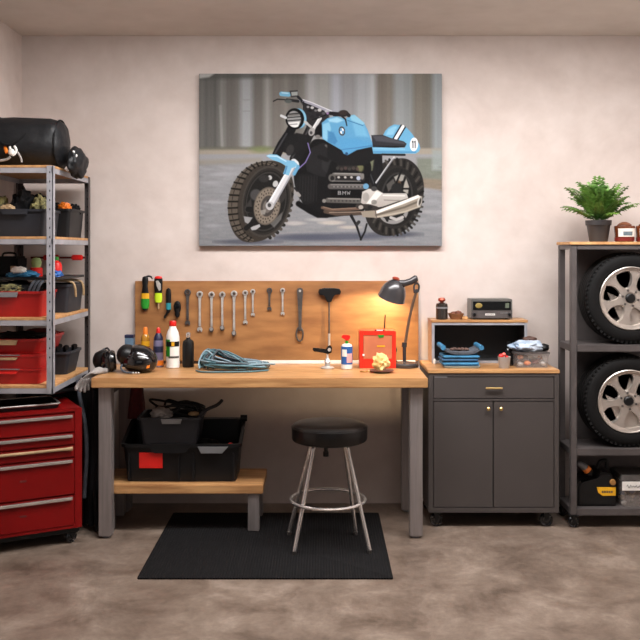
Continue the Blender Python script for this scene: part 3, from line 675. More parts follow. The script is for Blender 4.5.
# third shelf
z = SH[2]+.001
latch_tub('storage_bin', 'bright red bin with a grey latch handle at the front of the third shelf', 'bin', -1.885, -1.512, 4.80, 5.09, z, z+.140, redbin, (greyp, -1.70, .055))
latch_tub('storage_bin', 'dark grey ribbed bin with pale straps standing behind the red bin on the third shelf', 'bin', -1.885, -1.455, 5.12, 5.455, z, z+.165, grbin, None)
cloth('black_bag', (-1.70, 4.94, z+.12), (.15, .12, .075), bmatte, 'black bag stuffed into the bright red bin on the third shelf', 'bag', 9, .25)
cloth('silver_pouch', (-1.805, 4.84, z+.155), (.03, .03, .045), greycl, 'silver pouch at the left end of the bright red bin', 'pouch', 10)
cloth('camouflage_cloth', (-1.70, 4.845, z+.145), (.07, .03, .03), camo, 'olive cloth lying along the front of the bright red bin', 'cloth', 11)
b = BM()
for i in range(3): tube(b, curve([(-1.60+i*.022, 4.835, z+.135), (-1.585+i*.022, 4.84, z+.175), (-1.575+i*.022, 4.87, z+.196)], 5), .009, 6)
solo('strap_bundle', b, slatecl, 'bundle of slate grey straps beside the post in the bright red bin', 'straps', ang=1.2)
for (y, d, lb) in ((5.17, .02, 'front'), (5.36, .01, 'rear')):
    b = BM(); tube(b, curve([(-1.56, y, z+.19), (-1.47, y+d, z+.178), (-1.446, y+d, z+.15), (-1.446, y+2*d, z+.09)], 6), .008, 6)
    solo('pale_strap', b, tan, 'pale strap hanging over the %s part of the grey ribbed bin side' % lb, 'strap', ang=1.2)
b = BM(); tz = z+.2
rings(b, [rrect(-1.885, -1.456, 4.86, 5.45, .02, tz), rrect(-1.885, -1.456, 4.86, 5.45, .02, tz+.014)]); solo('black_board', b, black, 'thin black board laid over the two bins of the third shelf', 'board')
tz += .015
t = thing('equipment_case', 'black equipment case standing on the board above the red bin', 'case', (-1.80, 5.12, tz))
b = BM(); box(b, -1.868, -1.728, 5.02, 5.20, tz, tz+.115, .012, 3); obj('case_body', b, bmatte, t)
b = BM(); tube(b, curve([(-1.84, 5.1, tz+.112), (-1.83, 5.1, tz+.132), (-1.77, 5.1, tz+.132), (-1.76, 5.1, tz+.112)], 5), .006, 8); obj('handle', b, black, t)
b = BM(); box(b, -1.765, -1.735, 5.016, 5.021, tz+.02, tz+.06, .001); obj('badge', b, tan, t)
cloth('blue_rag', (-1.665, 4.93, tz+.012), (.09, .055, .022), bluecl, 'light blue rag crumpled on the board in front of the black case', 'rag', 13, flat=tz)
cloth('white_rag', (-1.672, 4.885, tz+.04), (.04, .026, .018), white, 'white rag on top of the light blue rag', 'rag', 14)
cloth('blue_glove', (-1.505, 5.0, tz+.012), (.04, .04, .022), blue, 'deep blue glove on the board right of the steel post', 'glove', 15, flat=tz)
t = thing('spray_bottle', 'small red bottle with a green cap standing on the board behind the post', 'bottle', (-1.53, 5.1, tz))
b = BM(); lathe(b, [(0, 0), (.032, 0), (.034, .01), (.034, .06), (.028, .078), (.014, .088), (.012, .095), (0, .095)], (-1.53, 5.1, tz), 20); obj('bottle_body', b, redpl, t)
b = BM(); lathe(b, [(0, .092), (.016, .092), (.015, .112), (0, .114)], (-1.53, 5.1, tz), 16); obj('cap', b, green, t)
t = thing('plastic_pot', 'small pale green plastic pot on a red base on the board left of the post', 'pot', (-1.64, 5.09, tz))
b = BM(); lathe(b, [(0, 0), (.035, 0), (.035, .045), (.03, .05), (0, .05)], (-1.64, 5.09, tz), 20); obj('pot_base', b, redpl, t)
b = BM(); lathe(b, [(0, .05), (.022, .05), (.03, .08), (.02, .105), (0, .108)], (-1.64, 5.09, tz), 20); obj('pot_lid', b, mat('pale_green_plastic', (170, 196, 130), .5), t)
t = thing('bar_clamp', 'long red bar clamp fixed across the rear posts above the third shelf', 'clamp', (-1.66, 5.472, 1.565))
b = BM(); box(b, -1.80, -1.46, 5.470, 5.484, 1.566, 1.579, .002); obj('bar', b, darkred, t)
for (x0, x1) in ((-1.72, -1.62), (-1.545, -1.475)):
    b = BM(); box(b, x0, x1, 5.462, 5.4845, 1.556, 1.590, .006); obj('jaw', b, redpl, t)

# fourth shelf: two red boxes under a deep red tub
z = SH[3]+.001
def redcase(label, z0, h, y1, trim):
    t = thing('red_case', label, 'case', (-1.71, 4.95, z0))
    b = BM(); rings(b, [rrect(-1.880, -1.536, 4.815, y1, .016, z0), rrect(-1.885, -1.531, 4.81, y1, .018, z0+h-.014), rrect(-1.888, -1.527, 4.806, y1, .02, z0+h-.013), rrect(-1.888, -1.527, 4.806, y1, .02, z0+h)]); obj('case_body', b, redbin, t)
    b = BM()
    prism(b, [(-1.79, z0+h-.016), (-1.65, z0+h-.016), (-1.66, z0+h-.030), (-1.78, z0+h-.030)], 4.797, 4.8085, bev=.002); obj('handle', b, trim, t)
    b = BM(); box(b, -1.885, -1.64, 4.8035, 4.8055, z0+h-.006, z0+h-.001); obj('edge_strip', b, greyp, t)
    return t
redcase('flat red plastic case at the bottom of the stack on the lowest shelf', z, .085, 5.09, redpl)
redcase('flat red plastic case in the middle of the stack on the lowest shelf', z+.0865, .075, 5.09, tan)
latch_tub('storage_bin', 'deep red tub resting on two red cases on the lowest shelf', 'bin', -1.888, -1.522, 4.806, 5.27, z+.163, z+.246, redbin, (tan, -1.72, .07), r=.03, tp=.03)
cloth('black_jacket', (-1.70, 4.99, z+.237), (.155, .15, .035), bmatte, 'black jacket folded into the deep red tub on the lowest shelf', 'jacket', 17, .3)
cloth('dark_red_cloth', (-1.64, 5.15, z+.245), (.10, .08, .03), darkred, 'dark red cloth at the back of the deep red tub', 'cloth', 18, .3)
t = latch_tub('black_basket', 'small dark grey basket behind the red cases on the lowest shelf', 'basket', -1.70, -1.462, 5.15, 5.42, z, z+.135, grbin, None, tp=.03)
for i in range(6):
    x = -1.66+i*.030; y = 5.20+(i % 3)*.07
    b = BM(); tube(b, curve([(x, y, z+.02), (x+.01, y, z+.125), (x+.02, y-.02, z+.15), (x+.035, y-.03, z+.152)], 5), [.010]*10+[.016]*6, 8)
    solo('pliers', b, black, 'black handled tool sticking out of the small grey basket', 'tool', 'tools in the small grey basket', ang=1.2)

# ------------------------------------------------------------------ red tool chest, turned towards the room
TH = math.radians(28); TW, TD = .70, .42
tc = thing('tool_chest', 'red rolling tool chest with silver handles standing under the left shelving unit', 'tool chest', (0, 0, 0))
def zc(py): return CH-(py-HZ)*4.86/F
z0, z1 = zc(527), zc(407.5)
b = BM(); box(b, -TW/2, TW/2, -TD/2+.012, TD/2, z0, z1, .006)
box(b, TW/2-.040, TW/2, -TD/2, -TD/2+.014, z0, z1, .002); box(b, -TW/2, -TW/2+.04, -TD/2, -TD/2+.014, z0, z1, .002)
box(b, -TW/2+.03, TW/2-.03, -TD/2, -TD/2+.014, z1-.018, z1, .002); box(b, -TW/2+.03, TW/2-.03, -TD/2, -TD/2+.014, z0, z0+.02, .002)
obj('chest_body', b, redpnt, tc)
b = BM(); box(b, -TW/2+.01, TW/2-.01, -TD/2+.02, TD/2-.02, z0-.03, z0-.0005, .004); obj('base_tray', b, black, tc)
for i, (a, c, hm) in enumerate(((412, 430.5, 0), (431.5, 443, 0), (444, 455.5, 1), (456.5, 492.5, 0), (493.5, 523.5, 0))):
    za, zb = zc(a), zc(c)
    b = BM(); box(b, -TW/2+.042, TW/2-.042, -TD/2-.004, -TD/2+.010, zb, za-.003, .003); d = obj('drawer', b, redpnt, tc)
    b = BM(); hz = za-.016
    if hm: tube(b, [(-TW/2+.06, -TD/2-.016, hz), (TW/2-.10, -TD/2-.016, hz), (TW/2-.055, -TD/2-.016, hz)], [.008, .008, .011], 10); box(b, -TW/2+.06, TW/2-.06, -TD/2-.012, -TD/2-.0042, hz-.004, hz+.004)
    else: prism(b, [(-TW/2+.055, hz-.009), (TW/2-.055, hz-.009), (TW/2-.055, hz+.008), (-TW/2+.055, hz+.008)], -TD/2-.022, -TD/2-.0042, bev=.004)
    obj('handle', b, tan if hm else chrome, d, label='wooden handle' if hm else None)
    if i > 2:
        b = BM(); box(b, .02, .055, -TD/2-.0055, -TD/2-.0042, (za+zb)/2-.004, (za+zb)/2+.006); obj('keyhole_plate', b, darkred, d)
def caster(parent, x, y, zt, r, m=black, wm=bgloss, yaw=0):
    c = BM(); M = Matrix.Translation((x, y, 0)) @ Matrix.Rotation(yaw, 4, 'Z')
    box(c, -.026, .026, -.026, .026, zt-.006, zt-.0005, M=M)
    for s in (-1, 1):
        prism(c, [(-.016, zt-.006), (.016, zt-.006), (.009, r-.006), (-.006, r-.008)], s*.016-.002, s*.016+.002, M)
    lathe(c, [(0, -.019), (.006, -.019), (.006, .019), (0, .019)], (0, 0, 0), 10, M @ Matrix.Translation((0, 0, r)) @ Matrix.Rotation(PI/2, 4, 'X'))
    f = obj('caster', c, black, parent)
    c = BM(); lathe(c, [(.006, -.013), (r*.5, -.013), (r*.62, -.009), (r*.86, -.0135), (r, -.008), (r, .008), (r*.86, .0135), (r*.62, .009), (r*.5, .013), (.006, .013)], (0, 0, 0), 24, M @ Matrix.Translation((0, 0, r)) @ Matrix.Rotation(PI/2, 4, 'X'))
    obj('caster_wheel', c, wm, f)
for x, y in ((TW/2-.05, -TD/2+.05), (-TW/2+.05, -TD/2+.05), (TW/2-.05, TD/2-.05), (-TW/2+.05, TD/2-.05)): caster(tc, x, y, z0-.031, .036, yaw=.5)
cxx, sxx = math.cos(TH), math.sin(TH)
PRX, PRY = X(82, 4.86), 4.86
tc.location = (PRX-TW/2*cxx-TD/2*sxx, PRY-TW/2*sxx+TD/2*cxx, 0); tc.rotation_euler = (0, 0, TH)
# shallow tray on the chest
tr_ = thing('metal_tray', 'shallow black tray with a silver rim lying on the red tool chest', 'tray', (0, 0, 0))
b = BM(); rings(b, [rrect(-.24, .10, -.13, .13, .02, 0), rrect(-.25, .11, -.14, .14, .025, .024), rrect(-.245, .105, -.135, .135, .022, .024), rrect(-.235, .095, -.125, .125, .02, .006)]); obj('tray_pan', b, black, tr_)
b = BM(); tube(b, rrect(-.25, .11, -.14, .14, .025, .026), .005, 8, closed=True); obj('tray_rim', b, chrome, tr_)
tr_.location = (tc.location.x+.13*cxx+.04*sxx, tc.location.y+.13*sxx-.04*cxx, z1+.001); tr_.rotation_euler = (0, 0, TH)

# jackets and hoses hung between chest and bench
b = BM(); drape(b, -1.325, 5.14, .03, .86, .032, .05, .040, .065, 4, .2, seed=6); solo('black_coat', b, bmatte, 'long black coat hanging against the left end of the workbench', 'coat', ang=1.3)
b = BM(); drape(b, -1.64, 5.395, .42, .872, .17, .045, .18, .05, 9, .16, seed=4); solo('shade_backdrop', b, bmatte, 'black blanket standing in for shade under the lowest shelf behind the red tool chest', 'backdrop', ang=1.3)  # black sheet added as the darkness under the lowest shelf
b = BM(); drape(b, -1.395, 5.345, .06, .86, .045, .07, .050, .10, 5, .2, seed=1); solo('black_jacket', b, bmatte, 'black jacket hanging between the tool chest and the workbench leg', 'jacket', ang=1.3)
b = BM(); drape(b, -1.115, 5.36, .605, .850, .03, .07, .052, .08, 4, .2, seed=3); solo('dark_red_jacket', b, darkred, 'dark red jacket hanging under the left end of the workbench', 'jacket', ang=1.3)
for k, (pts, r, m, lab, nm) in enumerate((
    ([(-1.41, 5.12, .86), (-1.385, 5.08, .76), (-1.345, 5.04, .62), (-1.335, 5.035, .45), (-1.345, 5.04, .30), (-1.35, 5.04, .20)], .012, slatecl, 'slate grey strap hanging in front of the long black coat beside the tool chest', 'hanging_strap'),
    ([(-1.43, 5.19, .84), (-1.41, 5.17, .72), (-1.395, 5.16, .55), (-1.40, 5.17, .30), (-1.39, 5.18, .014)], .010, black, 'thin black hose hanging beside the slate grey strap', 'hose'),
    ([(-1.30, 5.06, .84), (-1.29, 5.03, .72), (-1.275, 5.02, .50), (-1.285, 5.02, .25), (-1.275, 5.03, .014)], .011, bmatte, 'black cable hanging against the left workbench leg', 'cable'))):
    b = BM(); tube(b, curve(pts, 8), r, 8); solo(nm, b, m, lab, nm.split('_')[-1], ang=1.2)
b = BM()
g = curve([(-1.245, 5.07, .922), (-1.272, 5.05, .926), (-1.302, 5.02, .905), (-1.322, 5.00, .880), (-1.335, 4.995, .860)], 5)
rr = []
for i, p in enumerate(g):
    t = i/(len(g)-1); w_ = .040+.014*math.sin(t*PI); h_ = .013*(1-.1*t)+.005*math.sin(7*t)
    rr.append([p+Vector((w_*.5*math.cos(a), w_*1.5*math.cos(a)+.002*math.sin(9*t+a), h_*math.sin(a)*(1+.45*math.sin(4*a+3*t)))) for a in np.linspace(0, 2*PI, 17)[:-1]])
rings(b, rr)
for k_ in range(5):          # fingers hang past the cuff
    e_ = g[-1]+Vector((.010*(k_-2), .022*(k_-2), .004)); L_ = (.030, .045, .052, .046, .030)[k_]
    tube(b, curve([e_+Vector((.02, 0, .03)), e_, e_+Vector((-.012+.004*k_, .006*(k_-2), -L_*.6)), e_+Vector((-.008+.003*k_, .010*(k_-2), -L_))], 4), [.012]*8+[.011, .010, .010, .009, .006], 8)
solo('work_glove', b, greycl, 'pale grey work glove draped over the left end of the workbench', 'glove', ang=1.3)
# ------------------------------------------------------------------ workbench
BZ = .907; BX0, BX1, BY0, BY1 = -1.275, .601, 4.90, 5.52
wb = thing('workbench', 'long workbench with a thick wooden top on square steel legs', 'workbench', ((BX0+BX1)/2, (BY0+BY1)/2, 0))
b = BM(); box(b, BX0, BX1, BY0, BY1, BZ-.056, BZ, .004); obj('worktop', b, wood, wb)
for x in (-1.243, .504):
    for y in (4.935, 5.43):
        b = BM(); box(b, x, x+.072, y, y+.072, .012, BZ-.0565, .004); l = obj('leg', b, lsteel, wb)
        b = BM(); lathe(b, [(0, 0), (.02, 0), (.022, .006), (.012, .012), (0, .012)], (x+.036, y+.036, 0), 16); obj('levelling_foot', b, steel, l)
b = BM(); box(b, -1.17, .503, 5.45, 5.48, BZ-.115, BZ-.06, .003); obj('rear_rail', b, dsteel, wb)
for x in (-1.22, .53):
    b = BM(); box(b, x, x+.03, 5.008, 5.429, BZ-.115, BZ-.06, .003); obj('side_rail', b, dsteel, wb)
b = BM(); box(b, -.72, .598, BY1-.012, BY1-.002, BZ+.0005, BZ+.022, .002); obj('upstand_strip', b, white, wb)

# ------------------------------------------------------------------ low platform under the bench
pf = thing('low_platform', 'low wooden platform on steel legs under the workbench', 'platform', (-.74, 5.22, 0))
PX0, PX1, PY0, PY1, PZ = -1.262, -.325, 5.02, 5.40, .280
b = BM(); box(b, PX0, PX1, PY0, PY1, PZ-.052, PZ, .004); obj('platform_top', b, wood, pf)
for x in (PX0+.01, PX1-.088):
    for y in (PY0+.012, PY1-.08):
        b = BM(); box(b, x, x+.066, y, y+.066, .0105, PZ-.0525, .004); obj('leg', b, lsteel, pf)
big = thing('storage_bin', 'large black open bin with a red label standing on the low platform', 'bin', (-.8, 5.2, PZ))
bx0, bx1, by0, by1 = -1.152, -.452, 5.055, 5.395; z = PZ+.001
zt = lambda x, y: z+.222+.092*max(0, (y-by0-.06))/(by1-by0-.06)
b = BM(); tub(b, bx0, bx1, by0, by1, z, z+.222, tp=.035, r=.03, lip=.014, lh=.018, ztop=zt); obj('bin_body', b, dkbin, big)
b = BM(); prism(b, [(bx0+.16, z+.226), (bx0+.41, z+.226), (bx0+.385, z+.178), (bx0+.365, z+.172), (bx0+.205, z+.172), (bx0+.185, z+.178)], by0-.004, by0+.012, bev=.002); obj('front_panel', b, dkbin, big)
b = BM(); prism(b, [(bx0+.45, z+.21), (bx0+.625, z+.21), (bx0+.59, z+.172), (bx0+.47, z+.172)], by0-.012, by0+.012, bev=.003); obj('pull_handle', b, greyp, big)
b = BM(); box(b, bx0+.11, bx0+.245, by0+.0135, by0+.019, z+.082, z+.172, .001); obj('label_plate', b, redpl, big)
b = BM()
for x in (bx0+.045, bx0+.33, bx0+.415, bx1-.055): box(b, x, x+.012, by0+.012, by0+.03, z+.012, z+.17, .002)
obj('rib', b, dkbin, big)
b = BM(); lathe(b, [(0, -.02), (.02, -.02), (.02, .02), (0, .02)], (bx1-.012, by1-.03, z+.315), 16, Matrix.Rotation(PI/2, 4, 'Y')); obj('hinge_knob', b, dkbin, big)
cloth('black_cloth', (-.74, 5.235, z+.11), (.22, .10, .105), bmatte, 'black cloth filling the large black bin under the bench', 'cloth', 21, .2)
b = BM(); lathe(b, [(0, 0), (.014, 0), (.014, .02), (.008, .026), (0, .026)], (-.522, 5.13, z+.19), 14); lathe(b, [(0, -.189), (.008, -.189), (.008, 0), (0, 0)], (-.522, 5.13, z+.19), 10)
solo('red_capped_stick', b, redpl, 'small red capped rod standing inside the large black bin', 'rod')
sz = z+.222
sm_ = latch_tub('storage_bin', 'smaller charcoal bin of cables resting on the large black bin', 'bin', -1.055, -.68, 5.035, 5.33, sz, sz+.155, grbin, (greyp, -.85, .06), r=.03, tp=.03, lip=.012)
b = BM(); tube(b, curve([(-.70, 5.10, sz+.15), (-.66, 5.10, sz+.19), (-.60, 5.12, sz+.215), (-.575, 5.16, sz+.235)], 6), .010, 8); obj('side_clip', b, grbin, sm_)
cloth('black_cloth', (-.87, 5.19, sz+.12), (.14, .10, .055), bmatte, 'black cloth packed into the smaller charcoal bin', 'cloth', 22, .25)
cloth('silver_pouch', (-.92, 5.12, sz+.165), (.065, .05, .04), greycl, 'silver crumpled pouch in the smaller charcoal bin', 'pouch', 23, .35)
cloth('tan_strap', (-.735, 5.12, sz+.165), (.03, .03, .012), tan, 'small tan leather strap at the right of the smaller charcoal bin', 'strap', 24, .3)
b = BM()
for k in range(4):
    a0 = k*1.1
    tube(b, curve([(-.84+.13*math.cos(a0+a)+.02*k*math.sin(2*a), 5.2+.085*math.sin(a0+a), sz+.175+.028*math.sin(2*a+k)+.008*k) for a in np.linspace(0, 2*PI, 10)[:-1]], 5, closed=True), .007, 8, closed=True)
solo('cable_bundle', b, black, 'loose bundle of black cable heaped on the smaller charcoal bin', 'cable', ang=1.2)

# ------------------------------------------------------------------ floor mat
b = BM(); rings(b, [rrect(-.900, .360, 4.325, 5.40, .01, .0005), rrect(-.900, .360, 4.325, 5.40, .01, .008), rrect(-.896, .356, 4.329, 5.396, .01, .010)])
mo = solo('floor_mat', b, matm, 'black ribbed rubber mat lying on the concrete under the stool', 'mat')
nt = matm.node_tree; wv = nt.nodes.new('ShaderNodeTexWave'); wv.inputs['Scale'].default_value = 22; wv.bands_direction = 'X'
tcn = nt.nodes.new('ShaderNodeTexCoord'); nt.links.new(tcn.outputs['Object'], wv.inputs['Vector'])
wv2 = nt.nodes.new('ShaderNodeTexWave'); wv2.inputs['Scale'].default_value = 22; wv2.bands_direction = 'Y'; nt.links.new(tcn.outputs['Object'], wv2.inputs['Vector'])
mu = nt.nodes.new('ShaderNodeMath'); mu.operation = 'MULTIPLY'; nt.links.new(wv.outputs['Fac'], mu.inputs[0]); nt.links.new(wv2.outputs['Fac'], mu.inputs[1])
bp = nt.nodes.new('ShaderNodeBump'); bp.inputs['Distance'].default_value = .006; bp.inputs['Strength'].default_value = .8
nt.links.new(mu.outputs[0], bp.inputs['Height']); nt.links.new(bp.outputs['Normal'], nt.nodes['Principled BSDF'].inputs['Normal'])

# ------------------------------------------------------------------ stool
MZ = .0105
stl = thing('bar_stool', 'round black stool with chrome legs and foot ring standing on the rubber mat', 'stool', (.045, 4.83, MZ))
cx, cy = .052, 4.83
b = BM(); lathe(b, [(0, .577), (.196, .577), (.204, .582), (.208, .592), (.2085, .648), (.204, .660), (.192, .668), (.150, .674), (.08, .675), (0, .674)], (cx, cy, 0), 56); seat = obj('seat', b, vinyl, stl)
b = BM(); tube(b, [(cx+.2065*math.cos(a), cy+.2065*math.sin(a), .652) for a in np.linspace(0, 2*PI, 57)[:-1]], .0035, 6, closed=True); obj('piping', b, vinyl, seat)
b = BM(); box(b, cx-.10, cx+.10, cy-.10, cy+.10, .564, .5765, .004); obj('mounting_plate', b, dsteel, stl)
b = BM(); lathe(b, [(0, .50), (.015, .50), (.015, .525), (.011, .527), (.011, .57), (0, .57)], (cx-.02, cy-.05, 0), 16); obj('height_screw', b, black, stl)
feet = [(-.136, 4.655), (.264, 4.675), (-.174, 4.975), (.202, 4.975)]
RZ = .255; pts_r = []
for fx, fy in feet:
    d = Vector((fx-cx, fy-cy, 0)); u = d.normalized()
    T = Vector((cx, cy, 0))
    top = T+u*.06+Vector((0, 0, .562)); el = T+u*.118+Vector((0, 0, .552)); ft = Vector((fx, fy, MZ+.012))
    pts = curve([top, T+u*.095+Vector((0, 0, .562)), el, el+(ft-el)*.10], 6)[:-1]+[el+(ft-el)*.12, el+(ft-el)*.5, ft]
    b = BM(); tube(b, pts, .0115, 12); lg = obj('leg', b, chrome, stl)
    b = BM(); lathe(b, [(0, -.012), (.0122, -.012), (.0122, .006), (0, .006)], ft, 12); obj('foot_tip', b, dtool, lg)
    pts_r.append(el+(ft-el)*((el.z-RZ)/(el.z-ft.z)))
rr_ = sum((p-Vector((cx, cy, RZ))).length for p in pts_r)/4+.012
rc = sum((p for p in pts_r), Vector())/4
b = BM(); tube(b, [(rc.x+rr_*math.cos(a), rc.y+rr_*math.sin(a), RZ) for a in np.linspace(0, 2*PI, 65)[:-1]], .009, 10, closed=True); obj('foot_ring', b, chrome, stl)
# ------------------------------------------------------------------ plywood tool panel with hung tools
PYF = 5.60
px0, px1, pz0, pz1 = X(135, PYF), X(418.5, PYF), .913, Z(281, PYF)
pan = thing('tool_board', 'plywood tool panel fixed to the wall behind the workbench', 'tool board', ((px0+px1)/2, WY, pz0))
b = BM(); box(b, px0, px1, PYF, WY-.0005, pz0, pz1, .002); obj('plywood_sheet', b, ply, pan)
def peg(x, z, L=.022):
    b = BM(); lathe(b, [(0, 0), (.0035, 0), (.0035, L), (.006, L), (.006, L+.003), (0, L+.003)], (x, PYF-.0003, z), 10, Matrix.Rotation(PI/2, 4, 'X')); obj('peg', b, dtool, pan)
G_W = 'open wrenches on the plywood panel'
def wrench(px, pt, pb, m, label, head=.026, w=.013, lower='jaw'):
    x = X(px, PYF-.012); zt_, zb_ = Z(pt, PYF-.012), Z(pb, PYF-.012); y1 = PYF-.004; y0 = y1-.010
    t = thing('wrench', label, 'wrench', (x, PYF, zb_), 'wrenches hung on the tool panel')
    zc_ = zt_-head
    b = BM()       # ring end with its hole
    n = 24; ro, ri = head, head*.50
    R = lambda r, y, e=0: [Vector((x+r*math.cos(2*PI*j/n), y, zc_+r*math.sin(2*PI*j/n))) for j in range(n)]
    rings(b, [R(ri, y0), R(ro*.86, y0), R(ro, y0+.003), R(ro, y1-.002), R(ro*.9, y1), R(ri, y1)], closed=True)
    obj('ring_end', b, m, t)
    b = BM(); zj = zb_+head*1.5
    poly_ = [(-w*.75, zc_-ro*.88), (-w*.5, zc_-ro*1.9), (-w*.42, (zc_+zj)/2), (-w*.5, zj+.004), (w*.5, zj+.004), (w*.42, (zc_+zj)/2), (w*.5, zc_-ro*1.9), (w*.75, zc_-ro*.88)]
    prism(b, [(x+a, c) for a, c in poly_], y0+.002, y1-.001, bev=.0018); obj('shank', b, m, t)
    b = BM(); h = head
    if lower == 'jaw':
        pl = [(-w*.5, 1.5*h), (w*.5, 1.5*h), (h*.72, 1.1*h), (h*.82, .6*h), (h*.62, .05*h), (h*.34, .0), (h*.30, .55*h), (0, .8*h), (-h*.30, .55*h), (-h*.22, .12*h), (-h*.55, .2*h), (-h*.8, .65*h), (-h*.72, 1.1*h)]
        prism(b, [(x+a, zb_+c) for a, c in pl], y0+.001, y1, bev=.0018)
    else:          # angled socket end
        lathe(b, [(.006, -.012), (h*.55, -.012), (h*.72, -.008), (h*.72, .006), (h*.5, .012), (.006, .012)], (x, y0-.004, zb_+.8*h), 20, Matrix.Rotation(PI/2.6, 4, 'X'), sy=1.25)
    obj('jaw_end', b, m if lower == 'jaw' else dtool, t)
    peg(x, zc_)
wrench(187.5, 289, 325.5, dtool, 'dark steel combination wrench, first wrench from the left on the plywood panel', .021, .017)
wrench(199.7, 291, 332, toolst, 'bright wrench with an open jaw below, second from the left on the plywood panel', .021, .015)
wrench(211.5, 291.5, 332, toolst, 'bright wrench, third from the left on the plywood panel with a dark socket end', .020, .014, 'socket')
wrench(222.2, 291.5, 330.5, toolst, 'bright wrench, fourth from the left on the plywood panel with a dark socket end', .020, .014, 'socket')
wrench(234, 290.5, 336, toolst, 'longest bright wrench, fifth from the left with a big dark socket end', .021, .015, 'socket')
wrench(245.2, 290, 324.5, toolst, 'mid sized bright wrench right beside the short one, sixth from the left', .018, .013)
wrench(252.8, 289, 316.5, toolst, 'short wrench hung close to the mid sized bright one, seventh from the left', .016, .012)
wrench(269.4, 287.7, 311, dtool, 'shortest wrench, dark steel, eighth from the left on the plywood panel', .018, .013)
wrench(282.6, 288, 315.5, toolst, 'short slim wrench, ninth from the left beside the long dark strap wrench', .016, .012)
# strap wrench
x = X(300, PYF-.015); t = thing('strap_wrench', 'long dark strap wrench with an oval loop hung right of the wrenches', 'wrench', (x, PYF, Z(343.5, PYF)))
b = BM(); zt_ = Z(287.7, PYF-.015); zl = Z(331, PYF-.015)
prism(b, [(x-.020, zt_-.018), (x-.014, zt_-.004), (x, zt_), (x+.014, zt_-.004), (x+.020, zt_-.018), (x+.017, zt_-.05), (x+.011, zt_-.15), (x+.009, zl), (x-.009, zl), (x-.011, zt_-.15), (x-.017, zt_-.05)], PYF-.022, PYF-.004, bev=.004); obj('handle', b, dtool, t)
b = BM(); tube(b, [(x-.002+.021*math.cos(a), PYF-.013, Z(334, PYF)+.044*math.sin(a)) for a in np.linspace(0, 2*PI, 33)[:-1]], .0055, 8, closed=True); obj('loop', b, dtool, t)
b = BM(); lathe(b, [(0, 0), (.008, 0), (.008, .003), (0, .003)], (x, PYF-.0225, zt_-.02), 14, Matrix.Rotation(PI/2, 4, 'X')); obj('rivet', b, toolst, t)
# T-handle driver
yt = PYF-.02; x = X(329, yt)
t = thing('t_handle_driver', 'black T-handled driver with a long thin shaft hung on the panel', 'driver', (x, PYF, Z(346, yt)))
zz = lambda py: Z(py, yt)
b = BM(); prism(b, [(X(p, yt), zz(q)) for p, q in ((318.2, 292), (319, 289.2), (324, 288), (334, 288), (339.5, 288.8), (341, 291.5), (340, 294.5), (334.5, 294.2), (332.6, 296.5), (331.2, 302), (327, 302), (325.6, 296.5), (324, 294.4), (319.5, 295))], yt-.012, yt+.012, bev=.005); obj('handle', b, black, t)
b = BM(); tube(b, [(x+.001, yt, zz(301.5)), (x+.001, yt, zz(334))], .0052, 10); obj('shaft', b, dtool, t)
b = BM(); tube(b, [(x+.001, yt, zz(333.5)), (x+.001, yt, zz(346))], .0078, 10); obj('socket', b, toolst, t); peg(x-.05, zz(291))
# pocket tools at the left end
def tool(name, label, cat, px, parts, y=PYF-.017):
    "parts: (name, material, [(py, half width px)...], depth)"
    x = X(px, y); t = thing(name, label, cat, (x, PYF, Z(parts[-1][2][-1][0], y)))
    for nm, m, pr, dep in parts:
        b = BM(); rr = []
        for py, hw in pr:
            hw = hw*y/F
            rr.append([Vector((x+hw*math.cos(a), y+dep*math.sin(a), Z(py, y))) for a in np.linspace(0, 2*PI, 21)[:-1]])
        rings(b, rr); obj(nm, b, m, t)
    return t
t = tool('pruning_knife', 'green and black hook tool with a yellow collar, leftmost tool on the panel', 'hand tool', 145.2, [
    ('blade_guard', black, [(276.2, .6), (277, 2.6), (280, 3.2), (286, 2.6), (292, 3.4), (293.2, 3.8)], .010), ('collar', yellow, [(293.2, 3.9), (298.6, 4.1)], .012), ('grip', green, [(298.6, 4.1), (302, 4.3), (306, 4.1), (308.4, 3.2)], .013), ('end_cap', black, [(308.4, 3.3), (310, 2.2), (310.6, .4)], .011)])
b = BM(); tube(b, curve([at(145, 277.6, 5.583), at(148, 276.2, 5.583), at(151, 276.8, 5.583), at(152.3, 279.2, 5.583)], 5), [.006]*12+[.004]*4, 8); obj('hook', b, black, t)
t = tool('screwdriver', 'lime green and black tool with a red top, second tool on the panel', 'hand tool', 158.4, [
    ('red_top', redpl, [(276, 1.0), (276.6, 3.4), (278.4, 3.9)], .009), ('holster', black, [(278.4, 4.1), (284, 4.3), (290, 4.0), (293, 3.6)], .011), ('grip', lime, [(293, 3.5), (297, 3.9), (300, 3.8), (302.4, 3.0)], .012), ('shaft', tan, [(302.4, 1.1), (308.5, .9), (309, .2)], .006)])
b = BM(); prism(b, [tuple(v) for v in [(X(a, 5.568), Z(c, 5.568)) for a, c in ((155.6, 281), (158, 280.5), (160.6, 284), (160.8, 290), (159, 291), (156.5, 286))]], 5.5695, 5.573, bev=.001); obj('steel_clip', b, toolst, t)
t = tool('utility_knife', 'slim black knife with a teal band, third tool on the panel', 'knife', 168.5, [
    ('handle', black, [(288, .5), (289.5, 2.2), (295, 2.8), (303, 2.6)], .009), ('band', teal, [(303, 2.7), (309.5, 2.4)], .010), ('tail', black, [(309.5, 2.3), (312, 1.6), (313, .6)], .009)])
b = BM(); tube(b, curve([at(168, 310, 5.583), at(166.6, 314, 5.583), at(164.8, 316.6, 5.583), at(165, 318.2, 5.583)], 5), .007, 8); obj('hook', b, black, t)
